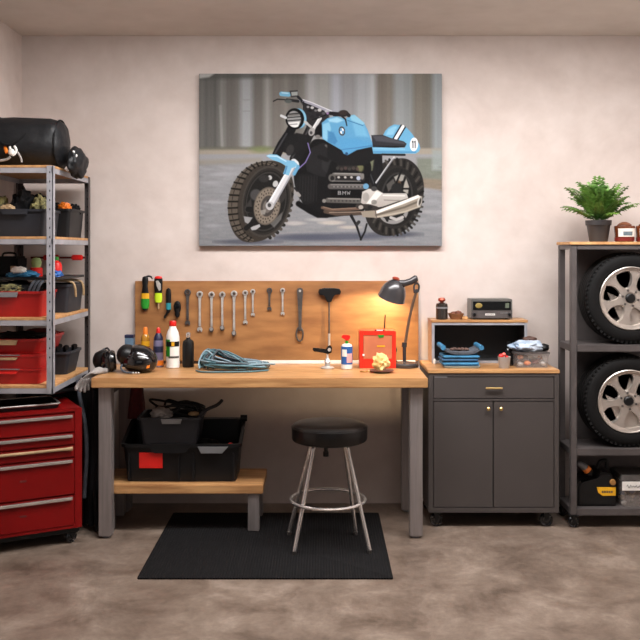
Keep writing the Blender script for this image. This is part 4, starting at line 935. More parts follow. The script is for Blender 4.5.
t = tool('tape_measure', 'small black rounded pouch tool, fourth on the panel beside the first wrench', 'hand tool', 177.4, [
    ('case', black, [(301, .8), (302.4, 2.8), (306, 3.8), (310, 3.4), (312.5, 2.2), (315, 2.6), (317.2, 1.2)], .014)])
b = BM(); lathe(b, [(0, 0), (.014, 0), (.016, .003), (0, .004)], (X(177, 5.57), 5.5695, Z(306, 5.57)), 16, Matrix.Rotation(PI/2, 4, 'X')); obj('dial', b, bgloss, t)
for p_, q_ in ((145, 279), (158, 279), (168.5, 290.5), (177.4, 303)): peg(X(p_, 5.6), Z(q_, 5.6), .004)

# ------------------------------------------------------------------ bottles, helmet, ear defenders, cable
BT = BZ+.0008
def bottle(name, label, px, Y, parts):
    "parts: (name, material, [(py, half width px)...]) from bottom to top, standing on the bench"
    x = X(px, Y); t = thing(name, label, 'bottle', (x, Y, BT)); base = None
    for nm, m, pr in parts:
        b = BM(); lathe(b, [(0, max(BT, Z(pr[0][0], Y)) if base else BT)]+[(hw*Y/F, max(Z(py, Y), BT) if (i or base) else BT) for i, (py, hw) in enumerate(pr)]+[(0, Z(pr[-1][0], Y))], (x, Y, 0), 24)
        obj(nm, b, m, t); base = 1
    return t
Yb = 5.36
ambr = mat('amber_oil', (176, 122, 40), .2, 0, .1, 10, coat=.3); purp = mat('violet_grey_label', (118, 112, 140), .4, 0, .15, 12); navy = mat('navy_plastic', (34, 38, 66), .4)
t = bottle('oil_bottle', 'slim amber bottle with an orange cap behind the helmet', 145.3, 5.42, [('bottle_body', ambr, [(366, 4.2), (340, 4.3), (336, 4.0), (334, 2.6)]), ('neck_band', yellow, [(346, 4.45), (341, 4.45)]), ('cap', orange, [(334, 2.4), (328, 2.0), (327, 1.4)])])
t = bottle('spray_bottle', 'violet grey bottle with a navy neck and red cap beside the white bottle', 158.4, 5.37, [('bottle_body', purp, [(367, 4.6), (366, 5.0), (343, 5.0), (340, 4.6)]), ('shoulder', navy, [(340.1, 4.7), (337, 4.4), (333, 2.4)]), ('cap', redpl, [(333, 2.3), (329, 2.0), (327.6, 1.2)]), ('label', navy, [(352, 5.15), (346, 5.15)]), ('lower_label', orange, [(365, 5.1), (360, 5.1)])])
t = bottle('cleaner_bottle', 'tall white bottle with a red cap and a green and black label', 172.8, 5.33, [('bottle_body', white, [(368, 6.2), (367, 6.7), (337, 6.7), (332, 5.6), (328, 3.6), (326, 3.2)]), ('cap', redpl, [(326, 3.3), (325.5, 3.6), (321.5, 3.4), (320.8, 3.0)])])
def wrap(par, nm, m, px, Y, hw, p0, p1, a0, a1):
    b = BM(); r = hw*Y/F+.0008; x = X(px, Y); aa = np.linspace(math.radians(a0), math.radians(a1), 15)
    rings(b, [[Vector((x+k*math.cos(a), Y+k*math.sin(a), z_)) for a, k in [(q_, r) for q_ in aa]+[(q_, r-.0012) for q_ in aa[::-1]]] for z_ in (Z(p0, Y), Z(p1, Y))])
    obj(nm, b, m, par)
wrap(t, 'green_label', green, 172.8, 5.33, 6.7, 356, 339, 185, 255); wrap(t, 'black_emblem', black, 172.8, 5.33, 6.75, 346, 341, 215, 345); wrap(t, 'gold_emblem', yellow, 172.8, 5.33, 6.8, 345.4, 341.6, 268, 292)
wrap(t, 'text_band', dtool, 172.8, 5.33, 6.75, 357.5, 355.5, 240, 340); wrap(t, 'lime_patch', lime, 172.8, 5.33, 6.78, 350, 346, 190, 215)
bottle('flask', 'matte black flask with a silver stopper left of the cable coil', 188.2, 5.36, [('bottle_body', black, [(367, 5.4), (366, 5.8), (344, 5.8), (341, 5.0), (339, 2.2), (337.5, 2.0)]), ('stopper', chrome, [(337.5, 2.0), (336, 2.6), (333.5, 2.5), (332.4, 1.4)])])
t = thing('cartridge_box', 'narrow blue grey box standing behind the ear defenders', 'box', (X(129.3, 5.44), 5.44, BT))
b = BM(); box(b, X(125, 5.44), X(133.6, 5.44), 5.43, 5.48, BT, Z(338, 5.43), .002); obj('box_body', b, mat('blue_grey_card', (92, 118, 140), .6, 0, .15, 20), t)
b = BM(); box(b, X(124.8, 5.44), X(133.8, 5.44), 5.429, 5.481, Z(338, 5.43)+.0003, Z(335, 5.43), .002); obj('lid', b, navy, t)
# helmet
hx, hy = X(138.5, 5.13), 5.15
hel = thing('helmet', 'glossy black motorcycle helmet lying on the left of the workbench', 'helmet', (hx, hy, BT))
b = BM(); rr = []
for i in range(15):
    th = PI*i/14
    ring = []
    for j in range(36):
        a = 2*PI*j/36
        p = Vector((.100*math.sin(th)*math.cos(a), .098*math.sin(th)*math.sin(a), .086*math.cos(th)))
        if p.x > 0: p.x *= 1.08; p.z -= .12*p.x
        p.z = max(p.z, -.074)
        ring.append(p+Vector((hx, hy, BT+.0745)))
    rr.append(ring)
rings(b, rr); obj('shell', b, bgloss, hel, 1.2)
b = BM(); blob(b, (hx-.068, hy-.02, BT+.10), (.058, .07, .062), .05, 1.2, 3, 5); obj('cheek_pad', b, black, hel, 1.3)
b = BM(); rr = []
for a in np.linspace(-2.75, -.55, 16):
    rr.append([Vector((hx+r*math.cos(a)*1.02, hy+r*math.sin(a), BT+z_)) for r, z_ in ((.104, .036), (.109, .060), (.104, .088), (.096, .100), (.094, .088), (.098, .06), (.096, .036))])
rings(b, rr); obj('visor', b, mat('smoked_visor', (10, 10, 12), .06, 0, coat=.6), hel, 1.2)
b = BM(); prism(b, [(-.012, 0), (.006, .004), (.012, .03), (-.002, .036)], -.002, .002, Matrix.Translation((hx+.068, hy-.080, BT+.03)) @ Matrix.Rotation(.65, 4, 'Z')); obj('orange_decal', b, orange, hel)
b = BM()
for i in range(4): blob(b, (hx-.030+i*.016, hy-.106, BT+.007), (.0065, .006, .0065), 0, 1, 2)
obj('chin_rivet', b, toolst, hel)
b = BM(); tube(b, curve([(hx-.075, hy-.06, BT+.06), (hx-.088, hy-.085, BT+.035), (hx-.062, hy-.103, BT+.012), (hx-.02, hy-.108, BT+.008)], 6), .006, 8); obj('chin_strap', b, slatecl, hel)
# ear defenders
ex, ey = X(106.5, 5.17), 5.17
ed = thing('ear_defenders', 'black ear defenders with two round cups at the left end of the workbench', 'ear defenders', (ex, ey, BT))
for nm, dx, dy, r, m in (('ear_cup', -.030, .03, .060, black), ('ear_cup', .022, -.01, .062, bgloss)):
    b = BM(); lathe(b, [(0, -.052), (r*.5, -.050), (r*.86, -.034), (r, -.008), (r, .020), (r*.9, .032), (r*.5, .036), (0, .036)], (ex+dx, ey+dy, BT+r+.0005), 28, Matrix.Rotation(.25 if dx > 0 else -.2, 4, 'Z') @ Matrix.Rotation(PI/2-.1, 4, 'Y') @ Matrix.Rotation(0, 4, 'X')); c_ = obj('ear_cup', b, m, ed, 1.2)
    b = BM(); tube(b, [(ex+dx+.012, ey+dy+r*.98*math.cos(a), BT+r+r*.93*math.sin(a)) for a in np.linspace(0, 2*PI, 29)[:-1]], .006, 6, closed=True); obj('cushion_seam', b, black, c_)
b = BM(); tube(b, curve([(ex-.04, ey+.03, BT+.115), (ex-.01, ey+.05, BT+.13), (ex+.02, ey-.01, BT+.122)], 6), .006, 8); obj('headband', b, black, ed)
# coil of cable
cc = thing('cable_coil', 'loose coil of teal and grey cable lying on the workbench under the wrenches', 'cable', (X(236, 5.28), 5.28, BT))
tealc = mat('teal_cable', (74, 108, 116), .5, 0, .15, 30); greyc = mat('slate_cable', (60, 64, 70), .5, 0, .15, 30); paleb = mat('pale_blue_cable', (128, 150, 160), .5, 0, .1, 30)
for nm, m, k0, n_ in (('cable_loop', greyc, 0, 8), ('cable_loop', tealc, 1, 9), ('cable_loop', paleb, 2, 5), ('orange_cable_end', orange, 3, 1)):
    b = BM()
    for i in range(n_):
        q = random.Random(k0*31+i)
        ccx = X(236+q.uniform(-5, 5), 5.28); ccy = 5.28+q.uniform(-.02, .02); rx, ry = q.uniform(.13, .21), q.uniform(.07, .13); ph = q.uniform(0, 6); lift = q.uniform(.010, .058)
        pts = [(ccx+rx*math.cos(a), ccy+ry*math.sin(a)+.008*math.sin(3*a+ph), BT+lift*(.55+.25*math.cos(a-PI))+.007+.006*math.sin(2*a+ph)+.004) for a in np.linspace(0, 2*PI, 15)[:-1]]
        tube(b, curve(pts, 4, closed=True), .0052, 6, closed=True)
    for i in range(n_):         # the loops that stand up at the left
        q = random.Random(k0*57+i+9)
        if k0 == 3 and i: continue
        bx = X(214+q.uniform(-7, 7), 5.3); by = 5.30+q.uniform(-.04, .05)
        pts = [(bx-.035+q.uniform(-.01, .01), by-.06, BT+.010), (bx-.045, by-.02, BT+.055+q.uniform(-.01, .01)), (bx-.01, by+.01, BT+.100+q.uniform(-.015, .012)), (bx+.05, by, BT+.092+q.uniform(-.02, .01)), (bx+.12+q.uniform(0, .05), by-.03, BT+.045), (bx+.2, by-.07, BT+.012)]
        tube(b, curve(pts, 5), .0052, 6)
    if k0 == 1:
        tube(b, curve([(X(196, 5.15), 5.16, BT+.006), (X(203, 5.15), 5.10, BT+.006), (X(222, 5.15), 5.09, BT+.006), (X(250, 5.15), 5.11, BT+.006), (X(268, 5.15), 5.17, BT+.006)], 6), .0052, 6)
    obj(nm, b, m, cc, 1.2)

# small bench clamp, spray can, red cabinet, crumpled paper
x = X(327.5, 5.30); t = thing('bench_clamp', 'small silver clamp stand with a black lever under the T-handled driver', 'clamp', (x, 5.30, BT))
b = BM(); lathe(b, [(0, 0), (.040, 0), (.042, .004), (.036, .010), (.018, .014), (.016, .032), (.022, .040), (.014, .052), (.007, .066), (.006, .085), (0, .085)], (x, 5.30, BT), 24); obj('clamp_base', b, toolst, t)
b = BM(); prism(b, [(X(a, 5.3), Z(c, 5.3)) for a, c in ((312.5, 349.5), (313, 347.8), (319, 348.2), (326, 350), (327, 347), (330, 345), (332, 347.5), (331.5, 352.5), (328, 354), (322, 352.4), (314, 351.4))], 5.29, 5.31, bev=.004); obj('lever', b, black, t)
b = BM(); lathe(b, [(0, -.014), (.010, -.014), (.010, .014), (0, .014)], (X(329.3, 5.3), 5.295, Z(349.5, 5.3)), 14, Matrix.Rotation(PI/2, 4, 'X')); obj('pivot', b, toolst, t)
x = X(346.8, 5.27); t = thing('spray_can', 'blue and white spray bottle with a red trigger in front of the panel', 'bottle', (x, 5.27, BT)); k = 5.27/F
b = BM(); lathe(b, [(0, 0), (.030, 0), (.033, .004), (.0335, .03), (.0335, .13), (.028, .146), (.014, .152), (0, .152)], (x, 5.27, BT), 24); obj('can_body', b, white, t)
b = BM(); lathe(b, [(.0305, .030), (.0343, .030), (.0343, .136), (.0305, .136)], (x, 5.27, BT), 24); obj('blue_label', b, blue, t)
wrap(t, 'white_patch', white, 346.8, 5.27, 5.75, 356, 349, 215, 268); wrap(t, 'pink_patch', mat('pink_label', (220, 160, 160), .5), 346.8, 5.27, 5.75, 362, 353, 268, 330)
b = BM(); lathe(b, [(0, .150), (.010, .150), (.009, .170), (0, .170)], (x, 5.27, BT), 14); obj('neck', b, green, t)
b = BM(); prism(b, [(x-.032, BT+.196), (x-.028, BT+.184), (x-.014, BT+.182), (x-.004, BT+.168), (x+.010, BT+.168), (x+.014, BT+.184), (x+.022, BT+.19), (x+.016, BT+.202), (x-.02, BT+.204)], 5.262, 5.278, bev=.003); obj('trigger_head', b, redpl, t)
# red cabinet
x0, x1, y0, y1 = X(359.5, 5.30), X(396, 5.30), 5.30, 5.44; zt_ = Z(331, 5.30)
t = thing('red_metal_box', 'red metal first aid style box with a dull front panel standing under the desk lamp', 'box', ((x0+x1)/2, 5.37, BT))
b = BM(); box(b, x0, x1, y0+.006, y1, BT, zt_, .005)
for (a, b_, c, d) in ((x0, x0+.022, BT, zt_), (x1-.022, x1, BT, zt_), (x0+.0221, x1-.0221, zt_-.026, zt_), (x0+.0221, x1-.0221, BT, BT+.055)): box(b, a, b_, y0, y0+.008, c, d, .002)
obj('box_body', b, redbox, t)
b = BM(); box(b, x0+.024, x1-.024, y0+.002, y0+.0055, BT+.057, zt_-.028, .001); obj('front_panel', b, mat('dull_orange_panel', (190, 110, 76), .5, 0, .12, 10), t)
b = BM(); box(b, X(375, 5.3), X(385, 5.3), 5.302, 5.33, zt_+.0005, zt_+.008, .002); obj('handle', b, black, t)
b = BM(); box(b, X(376.5, 5.3), X(383, 5.3), 5.3005, 5.3018, zt_+.001, zt_+.007, .0003); obj('white_tag', b, white, t)
b = BM(); prism(b, [(X(a, 5.299), Z(c, 5.299)) for a, c in ((377.5, 335), (384, 334.8), (383.6, 337.2), (379, 337.8))], 5.2985, 5.2998); obj('green_sticker', b, green, t)
b = BM(); box(b, X(377, 5.3), X(385, 5.3), 5.3002, 5.3018, Z(347, 5.3), Z(345.5, 5.3)); obj('yellow_lettering', b, yellow, t)
b = BM(); box(b, X(362.4, 5.3), X(364.6, 5.3), 5.297, 5.2998, Z(356, 5.3), Z(354, 5.3), .0008); obj('latch', b, white, t)
# crumpled paper on a dark saucer
x = X(381.5, 5.13); t = thing('saucer', 'dark saucer under the crumpled paper on the workbench', 'saucer', (x, 5.13, BT))
b = BM(); lathe(b, [(0, 0), (.04, 0), (.070, .009), (.072, .012), (.068, .012), (.04, .004), (0, .004)], (x, 5.13, BT), 32); obj('saucer_dish', b, dtool, t)
b = BM(); r_ = bmesh.ops.create_icosphere(b, subdivisions=3, radius=1)
for v in r_['verts']:
    p = v.co.copy(); kk = 1+.35*noise.noise(p*2.6)+.25*noise.noise(p*6)
    v.co = Vector((x-.002+p.x*.046*kk, 5.13+p.y*.042*kk, BT+.058+p.z*.050*kk)); v.co.z = max(v.co.z, BT+.0128)
solo('crumpled_paper', b, mat('cream_paper', (238, 214, 150), .7, 0, scale=18, col2=(226, 176, 100)), 'ball of crumpled cream paper on the dark saucer below the lamp', 'paper', ang=.25)
b = BM(); tube(b, curve([(X(360, 5.15), 5.13, BT+.005), (X(364, 5.15), 5.11, BT+.005), (X(368, 5.15), 5.13, BT+.005), (X(371, 5.15), 5.12, BT+.005)], 5), .004, 6); solo('small_key', b, brass, 'thin brass hook lying left of the dark saucer', 'hook')

# ------------------------------------------------------------------ desk lamp
lx, ly = X(405, 5.36), 5.36
lp = thing('desk_lamp', 'dark grey articulated desk lamp, lit, at the right end of the workbench', 'lamp', (lx, ly, BT))
lampm = mat('dark_lamp_enamel', (60, 58, 60), .25, .2, .1, 8, coat=.3)
b = BM(); lathe(b, [(0, 0), (.080, 0), (.083, .006), (.083, .018), (.076, .026), (.03, .030), (.024, .034), (0, .034)], (lx, ly, BT), 40); obj('base', b, lampm, lp)
A = lambda px, py, Y=5.36: at(px, py, Y)
b = BM(); tube(b, [(lx-.003, ly, BT+.03), A(404.2, 344)], .011, 12); tube(b, [A(404.2, 347), A(404.4, 342.5)], .016, 12); obj('stem', b, lampm, lp)
armp = curve([A(405, 345), A(408.5, 323), A(412.5, 305), A(416.5, 291)], 6)
b = BM(); tube(b, armp, .0085, 10); obj('arm', b, mat('worn_lamp_arm', (112, 92, 78), .4, .6, .15, 20), lp)
b = BM(); tube(b, curve([A(414.5, 293), A(414.2, 286), A(416.5, 283), A(419, 286), (A(418, 292))], 6), .006, 8); lathe(b, [(0, -.012), (.012, -.012), (.012, .012), (0, .012)], A(416.5, 291), 14, Matrix.Rotation(PI/2, 4, 'X')); obj('joint', b, lampm, lp)
b = BM(); tube(b, [A(417.5, 277.6), A(416.5, 278), A(411, 281.4), A(404.5, 283.4), A(399, 282.6)], [.012, .020, .021, .021, .016], 16); tube(b, [A(417.2, 284), A(414, 280)], .008, 8); obj('lamp_socket', b, lampm, lp)
# shade: axis from the socket down to the open mouth
sA, sB = A(397.2, 281.0, 5.365), Vector((X(391.4, 5.40), 5.395, Z(297.8, 5.40)))
ax = (sB-sA).normalized(); Q = ax.to_track_quat('Z', 'Y').to_matrix().to_4x4(); Ln = (sB-sA).length
b = BM(); pr = [(.016, -.01), (.030, .0), (.052, .018), (.068, .042), (.078, .070), (.084, Ln), (.0865, Ln+.004)]
lathe_in = [(r-.003, h) for r, h in pr[::-1]]
rr = []
for r, h in pr+lathe_in: rr.append([Q @ Vector((r*math.cos(a), r*math.sin(a), h))+sA for a in np.linspace(0, 2*PI, 41)[:-1]])
rings(b, rr, closed=True); shade = obj('lamp_shade', b, [lampm], lp)
b = BM(); bc = sA+ax*(.045); blob(b, bc, (.026, .026, .026), 0, 1, 3)
bulbm = bpy.data.materials.new('warm_bulb'); bulbm.use_nodes = True; bb = bulbm.node_tree.nodes['Principled BSDF']
bb.inputs['Base Color'].default_value = (1, .8, .5, 1); bb.inputs['Emission Color'].default_value = (1, .72, .36, 1); bb.inputs['Emission Strength'].default_value = 40
obj('bulb', b, bulbm, lp)
b = BM(); lathe(b, [(0, 0), (.016, 0), (.022, .006), (.022, .014), (.010, .02), (0, .02)], A(395.6, 280.0, 5.36), 16, Matrix.Rotation(.2, 4, 'Y')); obj('switch_knob', b, mat('worn_red_knob', (150, 60, 40), .4), lp)
b = BM(); tube(b, curve([(lx-.03, ly+.05, BT+.012), (lx-.06, 5.44, BT+.05), (X(396, 5.5), 5.485, BT+.10), (X(385.6, 5.55), 5.57, BT+.16), (X(385.4, 5.585), 5.59, BT+.30)], 8), .0032, 6); obj('power_cord', b, black, lp)
pl_ = bpy.data.lights.new('lamp_glow', 'SPOT'); pl_.energy = 21; pl_.color = (1, .76, .46); pl_.spot_size = math.radians(140); pl_.spot_blend = .8; pl_.shadow_soft_size = .025
po = bpy.data.objects.new('lamp_glow', pl_); COL.objects.link(po); po.location = sA+ax*.075
po.rotation_euler = (ax+Vector((-.05, .30, 0))).to_track_quat('-Z', 'Y').to_euler()
# ------------------------------------------------------------------ charcoal cabinet on castors
CX0, CX1, CY_, CY1 = X(428.5, 5.13), X(559, 5.13), 5.13, 5.58
CT = .922; cb = Z(512.7, 5.13)
cab = thing('rolling_cabinet', 'charcoal two door rolling cabinet with a wooden top beside the workbench', 'cabinet', ((CX0+CX1)/2, 5.35, 0))
zc2 = lambda py: Z(py, CY_)
b = BM(); fr = .020
box(b, CX0, CX1, CY_+.02, CY1, cb, CT-.0215, .002)
for (a, c, d, e) in ((CX0, CX0+.027, cb, CT-.0215), (CX1-.027, CX1, cb, CT-.0215), (CX0+.027, CX1-.027, CT-.040, CT-.0215), (CX0+.027, CX1-.027, cb, cb+.028), (CX0+.027, CX1-.027, zc2(401), zc2(399))): box(b, a, c, CY_, CY_+.021, d, e, .001)
obj('cabinet_body', b, cartp, cab)
b = BM(); box(b, CX0-.004, CX1+.004, CY_-.006, CY1, CT-.021, CT, .003); obj('wooden_top', b, wood, cab)
gp = .003
def panel(nm, x0, x1, z0, z1):
    b = BM(); box(b, x0+gp, x1-gp, CY_+.002, CY_+.0195, z0+gp, z1-gp, .002); return obj(nm, b, cartp, cab)
dr = panel('drawer', CX0+.027, CX1-.027, zc2(399), CT-.040)
b = BM(); tube(b, [(X(485.5, 5.13), CY_-.014, zc2(388)), (X(502, 5.13), CY_-.014, zc2(388))], .0055, 10)
for p in (487, 500.5): tube(b, [(X(p, 5.13), CY_-.014, zc2(388)), (X(p, 5.13), CY_+.0018, zc2(388))], .004, 8)
obj('handle', b, brass, dr)
b = BM(); box(b, X(434.5, 5.13), X(447, 5.13), CY_+.0012, CY_+.0018, zc2(377.6), zc2(376.7)); obj('drawer_label', b, greyp, dr)
mx_ = X(493.3, 5.13)
for (a, c, p) in ((CX0+.027, mx_, 488), (mx_, CX1-.027, 500.6)):
    d = panel('door', a, c, cb+.028, zc2(401))
    b = BM(); lathe(b, [(0, -.002), (.005, -.002), (.005, .010), (.011, .014), (.011, .020), (.006, .024), (0, .024)], (X(p, 5.13), CY_, zc2(408.5)), 16, Matrix.Rotation(PI/2, 4, 'X')); obj('knob', b, brass, d)
for x, y in ((X(437, 5.13), CY_+.035), (X(547.5, 5.13), CY_+.035), (X(437, 5.13), CY1-.06), (X(547.5, 5.13), CY1-.06)): caster(cab, x, y, cb-.0005, .038)

# open shelf box standing on the cabinet
hx0, hx1, hy0, hy1, hz0, hz1 = X(431.8, 5.42), X(527.3, 5.42), 5.42, 5.61, CT+.0005, 1.189
hu = thing('open_shelf_box', 'open wooden shelf box with a steel front frame standing on the charcoal cabinet', 'shelf', ((hx0+hx1)/2, 5.51, hz0))
b = BM(); box(b, hx0-.004, hx1+.004, hy0-.004, hy1, hz1-.016, hz1, .002); obj('top_board', b, wood, hu)
for (x0, x1) in ((hx0, hx0+.014), (hx1-.014, hx1)):
    b = BM(); box(b, x0, x1, hy0+.006, hy1, hz0, hz1-.0165, .001); obj('side_board', b, wood if x0 < .9 else cartd, hu)
b = BM(); box(b, hx0+.0145, hx1-.0145, hy0+.006, hy1, hz0, hz0+.012, .001); obj('bottom_board', b, cartd, hu)
b = BM(); box(b, hx0+.0145, hx1-.0145, hy1-.012, hy1, hz0+.0125, hz1-.0165, .001); obj('back_board', b, cartd, hu)
b = BM()
for (x0, x1, z0, z1) in ((hx0, hx0+.017, hz0, hz1-.0165), (hx1-.017, hx1, hz0, hz1-.0165), (hx0+.017, hx1-.017, hz1-.032, hz1-.0165), (hx0+.017, hx1-.017, hz0, hz0+.016)): box(b, x0, x1, hy0, hy0+.0055, z0, z1, .001)
obj('front_frame', b, steel, hu)
# radio cassette deck
rz = hz1+.0006; rx0, rx1, ry0, ry1 = X(471.5, 5.44), X(512.6, 5.44), 5.44, 5.60; rh = .126
ra = thing('tape_deck', 'grey metal tape deck with a dark glass front standing on the shelf box', 'tape deck', ((rx0+rx1)/2, 5.52, rz))
b = BM(); box(b, rx0, rx1, ry0+.006, ry1, rz+.006, rz+rh, .003); obj('deck_body', b, mat('deck_grey', (110, 108, 104), .4, .5, .1, 20), ra)
b = BM(); box(b, rx0+.002, rx1-.002, ry0, ry0+.0055, rz+.008, rz+.056, .001); obj('control_panel', b, dsteel, ra)
b = BM(); box(b, rx0+.010, rx1-.010, ry0+.001, ry0+.0055, rz+.060, rz+rh-.014, .001); gl = obj('glass_window', b, mat('dark_glass', (22, 22, 22), .08, 0, coat=.5), ra)
b = BM(); blob(b, (rx0+.045, ry0+.0005, rz+.087), (.022, .002, .016), .2, 2, 2, 3); obj('yellow_dial', b, mat('dim_yellow_dial', (140, 120, 60), .5), gl)
b = BM(); box(b, rx1-.045, rx1-.022, ry0-.0003, ry0+.0008, rz+.072, rz+.102, .0002); obj('display', b, mat('green_grey_display', (92, 100, 84), .4), gl)
b = BM(); box(b, rx0+.085, rx0+.145, ry0-.001, ry0-.0002, rz+.026, rz+.038); obj('name_plate', b, white, ra)
b = BM()
for q in range(9): box(b, rx0+.090+q*.0058, rx0+.093+q*.0058, ry0-.0015, ry0-.0011, rz+.029, rz+.0345)
obj('lettering', b, dtool, ra)
for xk in (rx0+.018, rx1-.02):
    b = BM(); lathe(b, [(0, 0), (.010, 0), (.009, .010), (0, .011)], (xk, ry0-.0003, rz+.032), 16, Matrix.Rotation(PI/2, 4, 'X')); obj('knob', b, black, ra)
b = BM()
for q in range(5): box(b, rx1-.075+q*.009, rx1-.069+q*.009, ry0-.003, ry0-.0003, rz+.038, rz+.044, .0005)
obj('button_row', b, greyp, ra)
b = BM()
for xk in (rx0+.02, rx1-.035):
    for yk in (ry0+.02, ry1-.035): lathe(b, [(0, 0), (.008, 0), (.008, .0056), (0, .0056)], (xk, yk, rz), 12)
obj('rubber_foot', b, black, ra)
# jar, dish
x = X(441.8, 5.47); t = thing('dark_jar', 'dark glass jar with a copper red stopper on the left of the shelf box', 'jar', (x, 5.47, rz))
b = BM(); lathe(b, [(0, 0), (.034, 0), (.037, .004), (.037, .085), (.034, .098), (.020, .104), (0, .104)], (x, 5.47, rz), 28); obj('jar_body', b, mat('dark_brown_glass', (44, 38, 34), .12, 0, coat=.5), t)
b = BM(); lathe(b, [(.0372, .068), (.0382, .068), (.0382, .078), (.0372, .078)], (x, 5.47, rz), 28); obj('band', b, greyp, t)
b = BM(); lathe(b, [(0, .103), (.012, .103), (.012, .108), (.022, .114), (.024, .122), (.020, .131), (.008, .135), (0, .135)], (x, 5.47, rz), 24); obj('stopper', b, mat('copper_red', (150, 66, 44), .35, .4), t)
x = X(456, 5.48); t = thing('dish', 'low brown wooden dish of scraps between the jar and the tape deck', 'dish', (x, 5.48, rz))
b = BM(); lathe(b, [(0, 0), (.034, 0), (.044, .020), (.050, .036), (.046, .037), (.036, .010), (0, .008)], (x, 5.48, rz), 28); obj('dish_bowl', b, mat('brown_wood_dish', (128, 84, 54), .55, 0, .2, 20), t)
for i, (dx, dy, r) in enumerate(((-.018, .0, .016), (.012, -.008, .018), (.0, .016, .015), (.026, .01, .011))):
    b = BM(); blob(b, (x+dx, 5.48+dy, rz+.036+.004*(i % 2)), (r, r, r*.8), .2, 2, 2, i)
    solo('brown_scrap', b, mat('rust_brown', (112, 62, 42), .7, 0, .25, 40), 'rust brown scrap lying in the low wooden dish', 'scrap', 'scraps in the brown dish')
b = BM(); box(b, X(462, 5.46), X(467.5, 5.46), 5.445, 5.50, rz, rz+.018, .003); solo('tan_block', b, endwood, 'small tan block beside the tape deck on the shelf box', 'block')

# stacked blue cloths and trays
kx0, kx1 = X(442.5, 5.22), X(480.5, 5.22); z = CT+.0008
b = BM(); rings(b, [rrect(kx0+.012, kx1-.012, 5.19, 5.37, .02, z), rrect(kx0, kx1-.004, 5.18, 5.38, .025, z+.013), rrect(kx0+.004, kx1-.008, 5.184, 5.376, .022, z+.013), rrect(kx0+.014, kx1-.014, 5.192, 5.368, .02, z+.003)])
solo('pale_tray', b, pale, 'pale blue plastic tray at the bottom of the stack on the charcoal cabinet', 'tray')
def folded(x0, x1, y0, y1, z0, h, m, label, seed, sag=.0):
    b = BM(); rr = []
    for i, (ins, hz) in enumerate(((.012, 0), (.002, .25), (0, .55), (.004, .85), (.014, 1))):
        rr.append([Vector((p.x+.004*noise.noise(p*20+Vector((seed, 0, i))), p.y, z0+h*hz+sag*((p.x-(x0+x1)/2)/((x1-x0)/2))**2*(1 if hz > .3 else .8))) for p in rrect(x0+ins, x1-ins, y0+ins, y1-ins, .02, 0)])
    rings(b, rr); return solo('folded_cloth', b, m, label, 'cloth', 'folded blue cloths', ang=1.2)
z += .0138
folded(kx0-.004, kx1-.010, 5.185, 5.375, z, .022, bluecl, 'bright blue folded cloth lying directly on the pale tray', 1)
folded(kx0-.008, kx1-.014, 5.185, 5.375, z+.0226, .020, dbluecl, 'dark blue folded cloth, second from the bottom of the stack', 2)
folded(kx0-.002, kx1-.006, 5.185, 5.375, z+.0432, .018, bluecl, 'bright blue folded cloth just under the curved grey tray', 3)
t = thing('curved_tray', 'curved grey tray with upturned blue ends on top of the stack', 'tray', ((kx0+kx1)/2, 5.28, z+.062))
b = BM(); z2 = z+.0625; rr = []
for u in np.linspace(-1, 1, 15):
    xx = (kx0+kx1)/2+u*(kx1-kx0)*.53; zz_ = z2+.003+.036*abs(u)**3
    rr.append([Vector((xx, 5.19, zz_)), Vector((xx, 5.37, zz_)), Vector((xx, 5.37, zz_+.014)), Vector((xx, 5.19, zz_+.014))])
rings(b, rr); obj('tray_body', b, slatecl, t)
for s in (-1, 1):
    b = BM(); xx = (kx0+kx1)/2+s*(kx1-kx0)*.50
    tube(b, [(xx, 5.185, z2+.045), (xx, 5.375, z2+.045)], .015, 10); obj('rolled_end', b, bluecl, t)
b = BM()
for i in range(5): blob(b, ((kx0+kx1)/2-.05+i*.022, 5.27+.02*(i % 2), z2+.026), (.016, .02, .010), .3, 2, 2, i)
solo('brown_rag', b, mat('brown_rag', (84, 62, 54), .85, 0, .25, 40), 'brown rag lying in the curved tray', 'rag', ang=1.2)
x = X(436.8, 5.30); b = BM(); lathe(b, [(0, 0), (.008, 0), (.009, .02), (.005, .03), (0, .03)], (x, 5.40, CT+.0008), 14)
solo('white_peg', b, white, 'tiny white peg beside the blue stack at the left of the charcoal cabinet', 'peg')
# cup with red knobs
x = X(504.2, 5.20); t = thing('plastic_cup', 'translucent grey plastic cup of red bits on the charcoal cabinet', 'cup', (x, 5.20, CT+.0008))
cupm = mat('cloudy_plastic', (206, 200, 196), .3, 0, .05, 20, trans=.35)
b = BM(); lathe(b, [(0, 0), (.028, 0), (.030, .003), (.037, .066), (.038, .068), (.035, .067), (.028, .005), (0, .005)], (x, 5.20, CT+.0008), 28); obj('cup_body', b, cupm, t)
b = BM(); lathe(b, [(0, .0055), (.0275, .0055), (.034, .050), (0, .052)], (x, 5.20, CT+.0008), 24); obj('cup_filling', b, greycl, t)
for i, (dx, dy, dz, r) in enumerate(((-.020, -.01, .072, .016), (-.004, -.012, .082, .013), (.012, -.008, .066, .012), (-.012, .014, .068, .014))):
    b = BM(); blob(b, (x+dx, 5.20+dy, CT+dz), (r, r, r*.9), .12, 1.5, 2, i); solo('red_bead', b, redpl if i != 1 else mat('pale_red', (214, 96, 84), .4), 'small red bead piled in the translucent grey cup', 'bead', 'red beads in the cup')
x = X(508.8, 5.32); t = thing('dark_bottle', 'dark bottle standing behind the translucent cup', 'bottle', (x, 5.32, CT+.0008))
b = BM(); lathe(b, [(0, 0), (.026, 0), (.028, .004), (.028, .088), (.018, .106), (.010, .116), (.010, .122), (0, .122)], (x, 5.32, CT+.0008), 24); obj('bottle_body', b, bgloss, t)
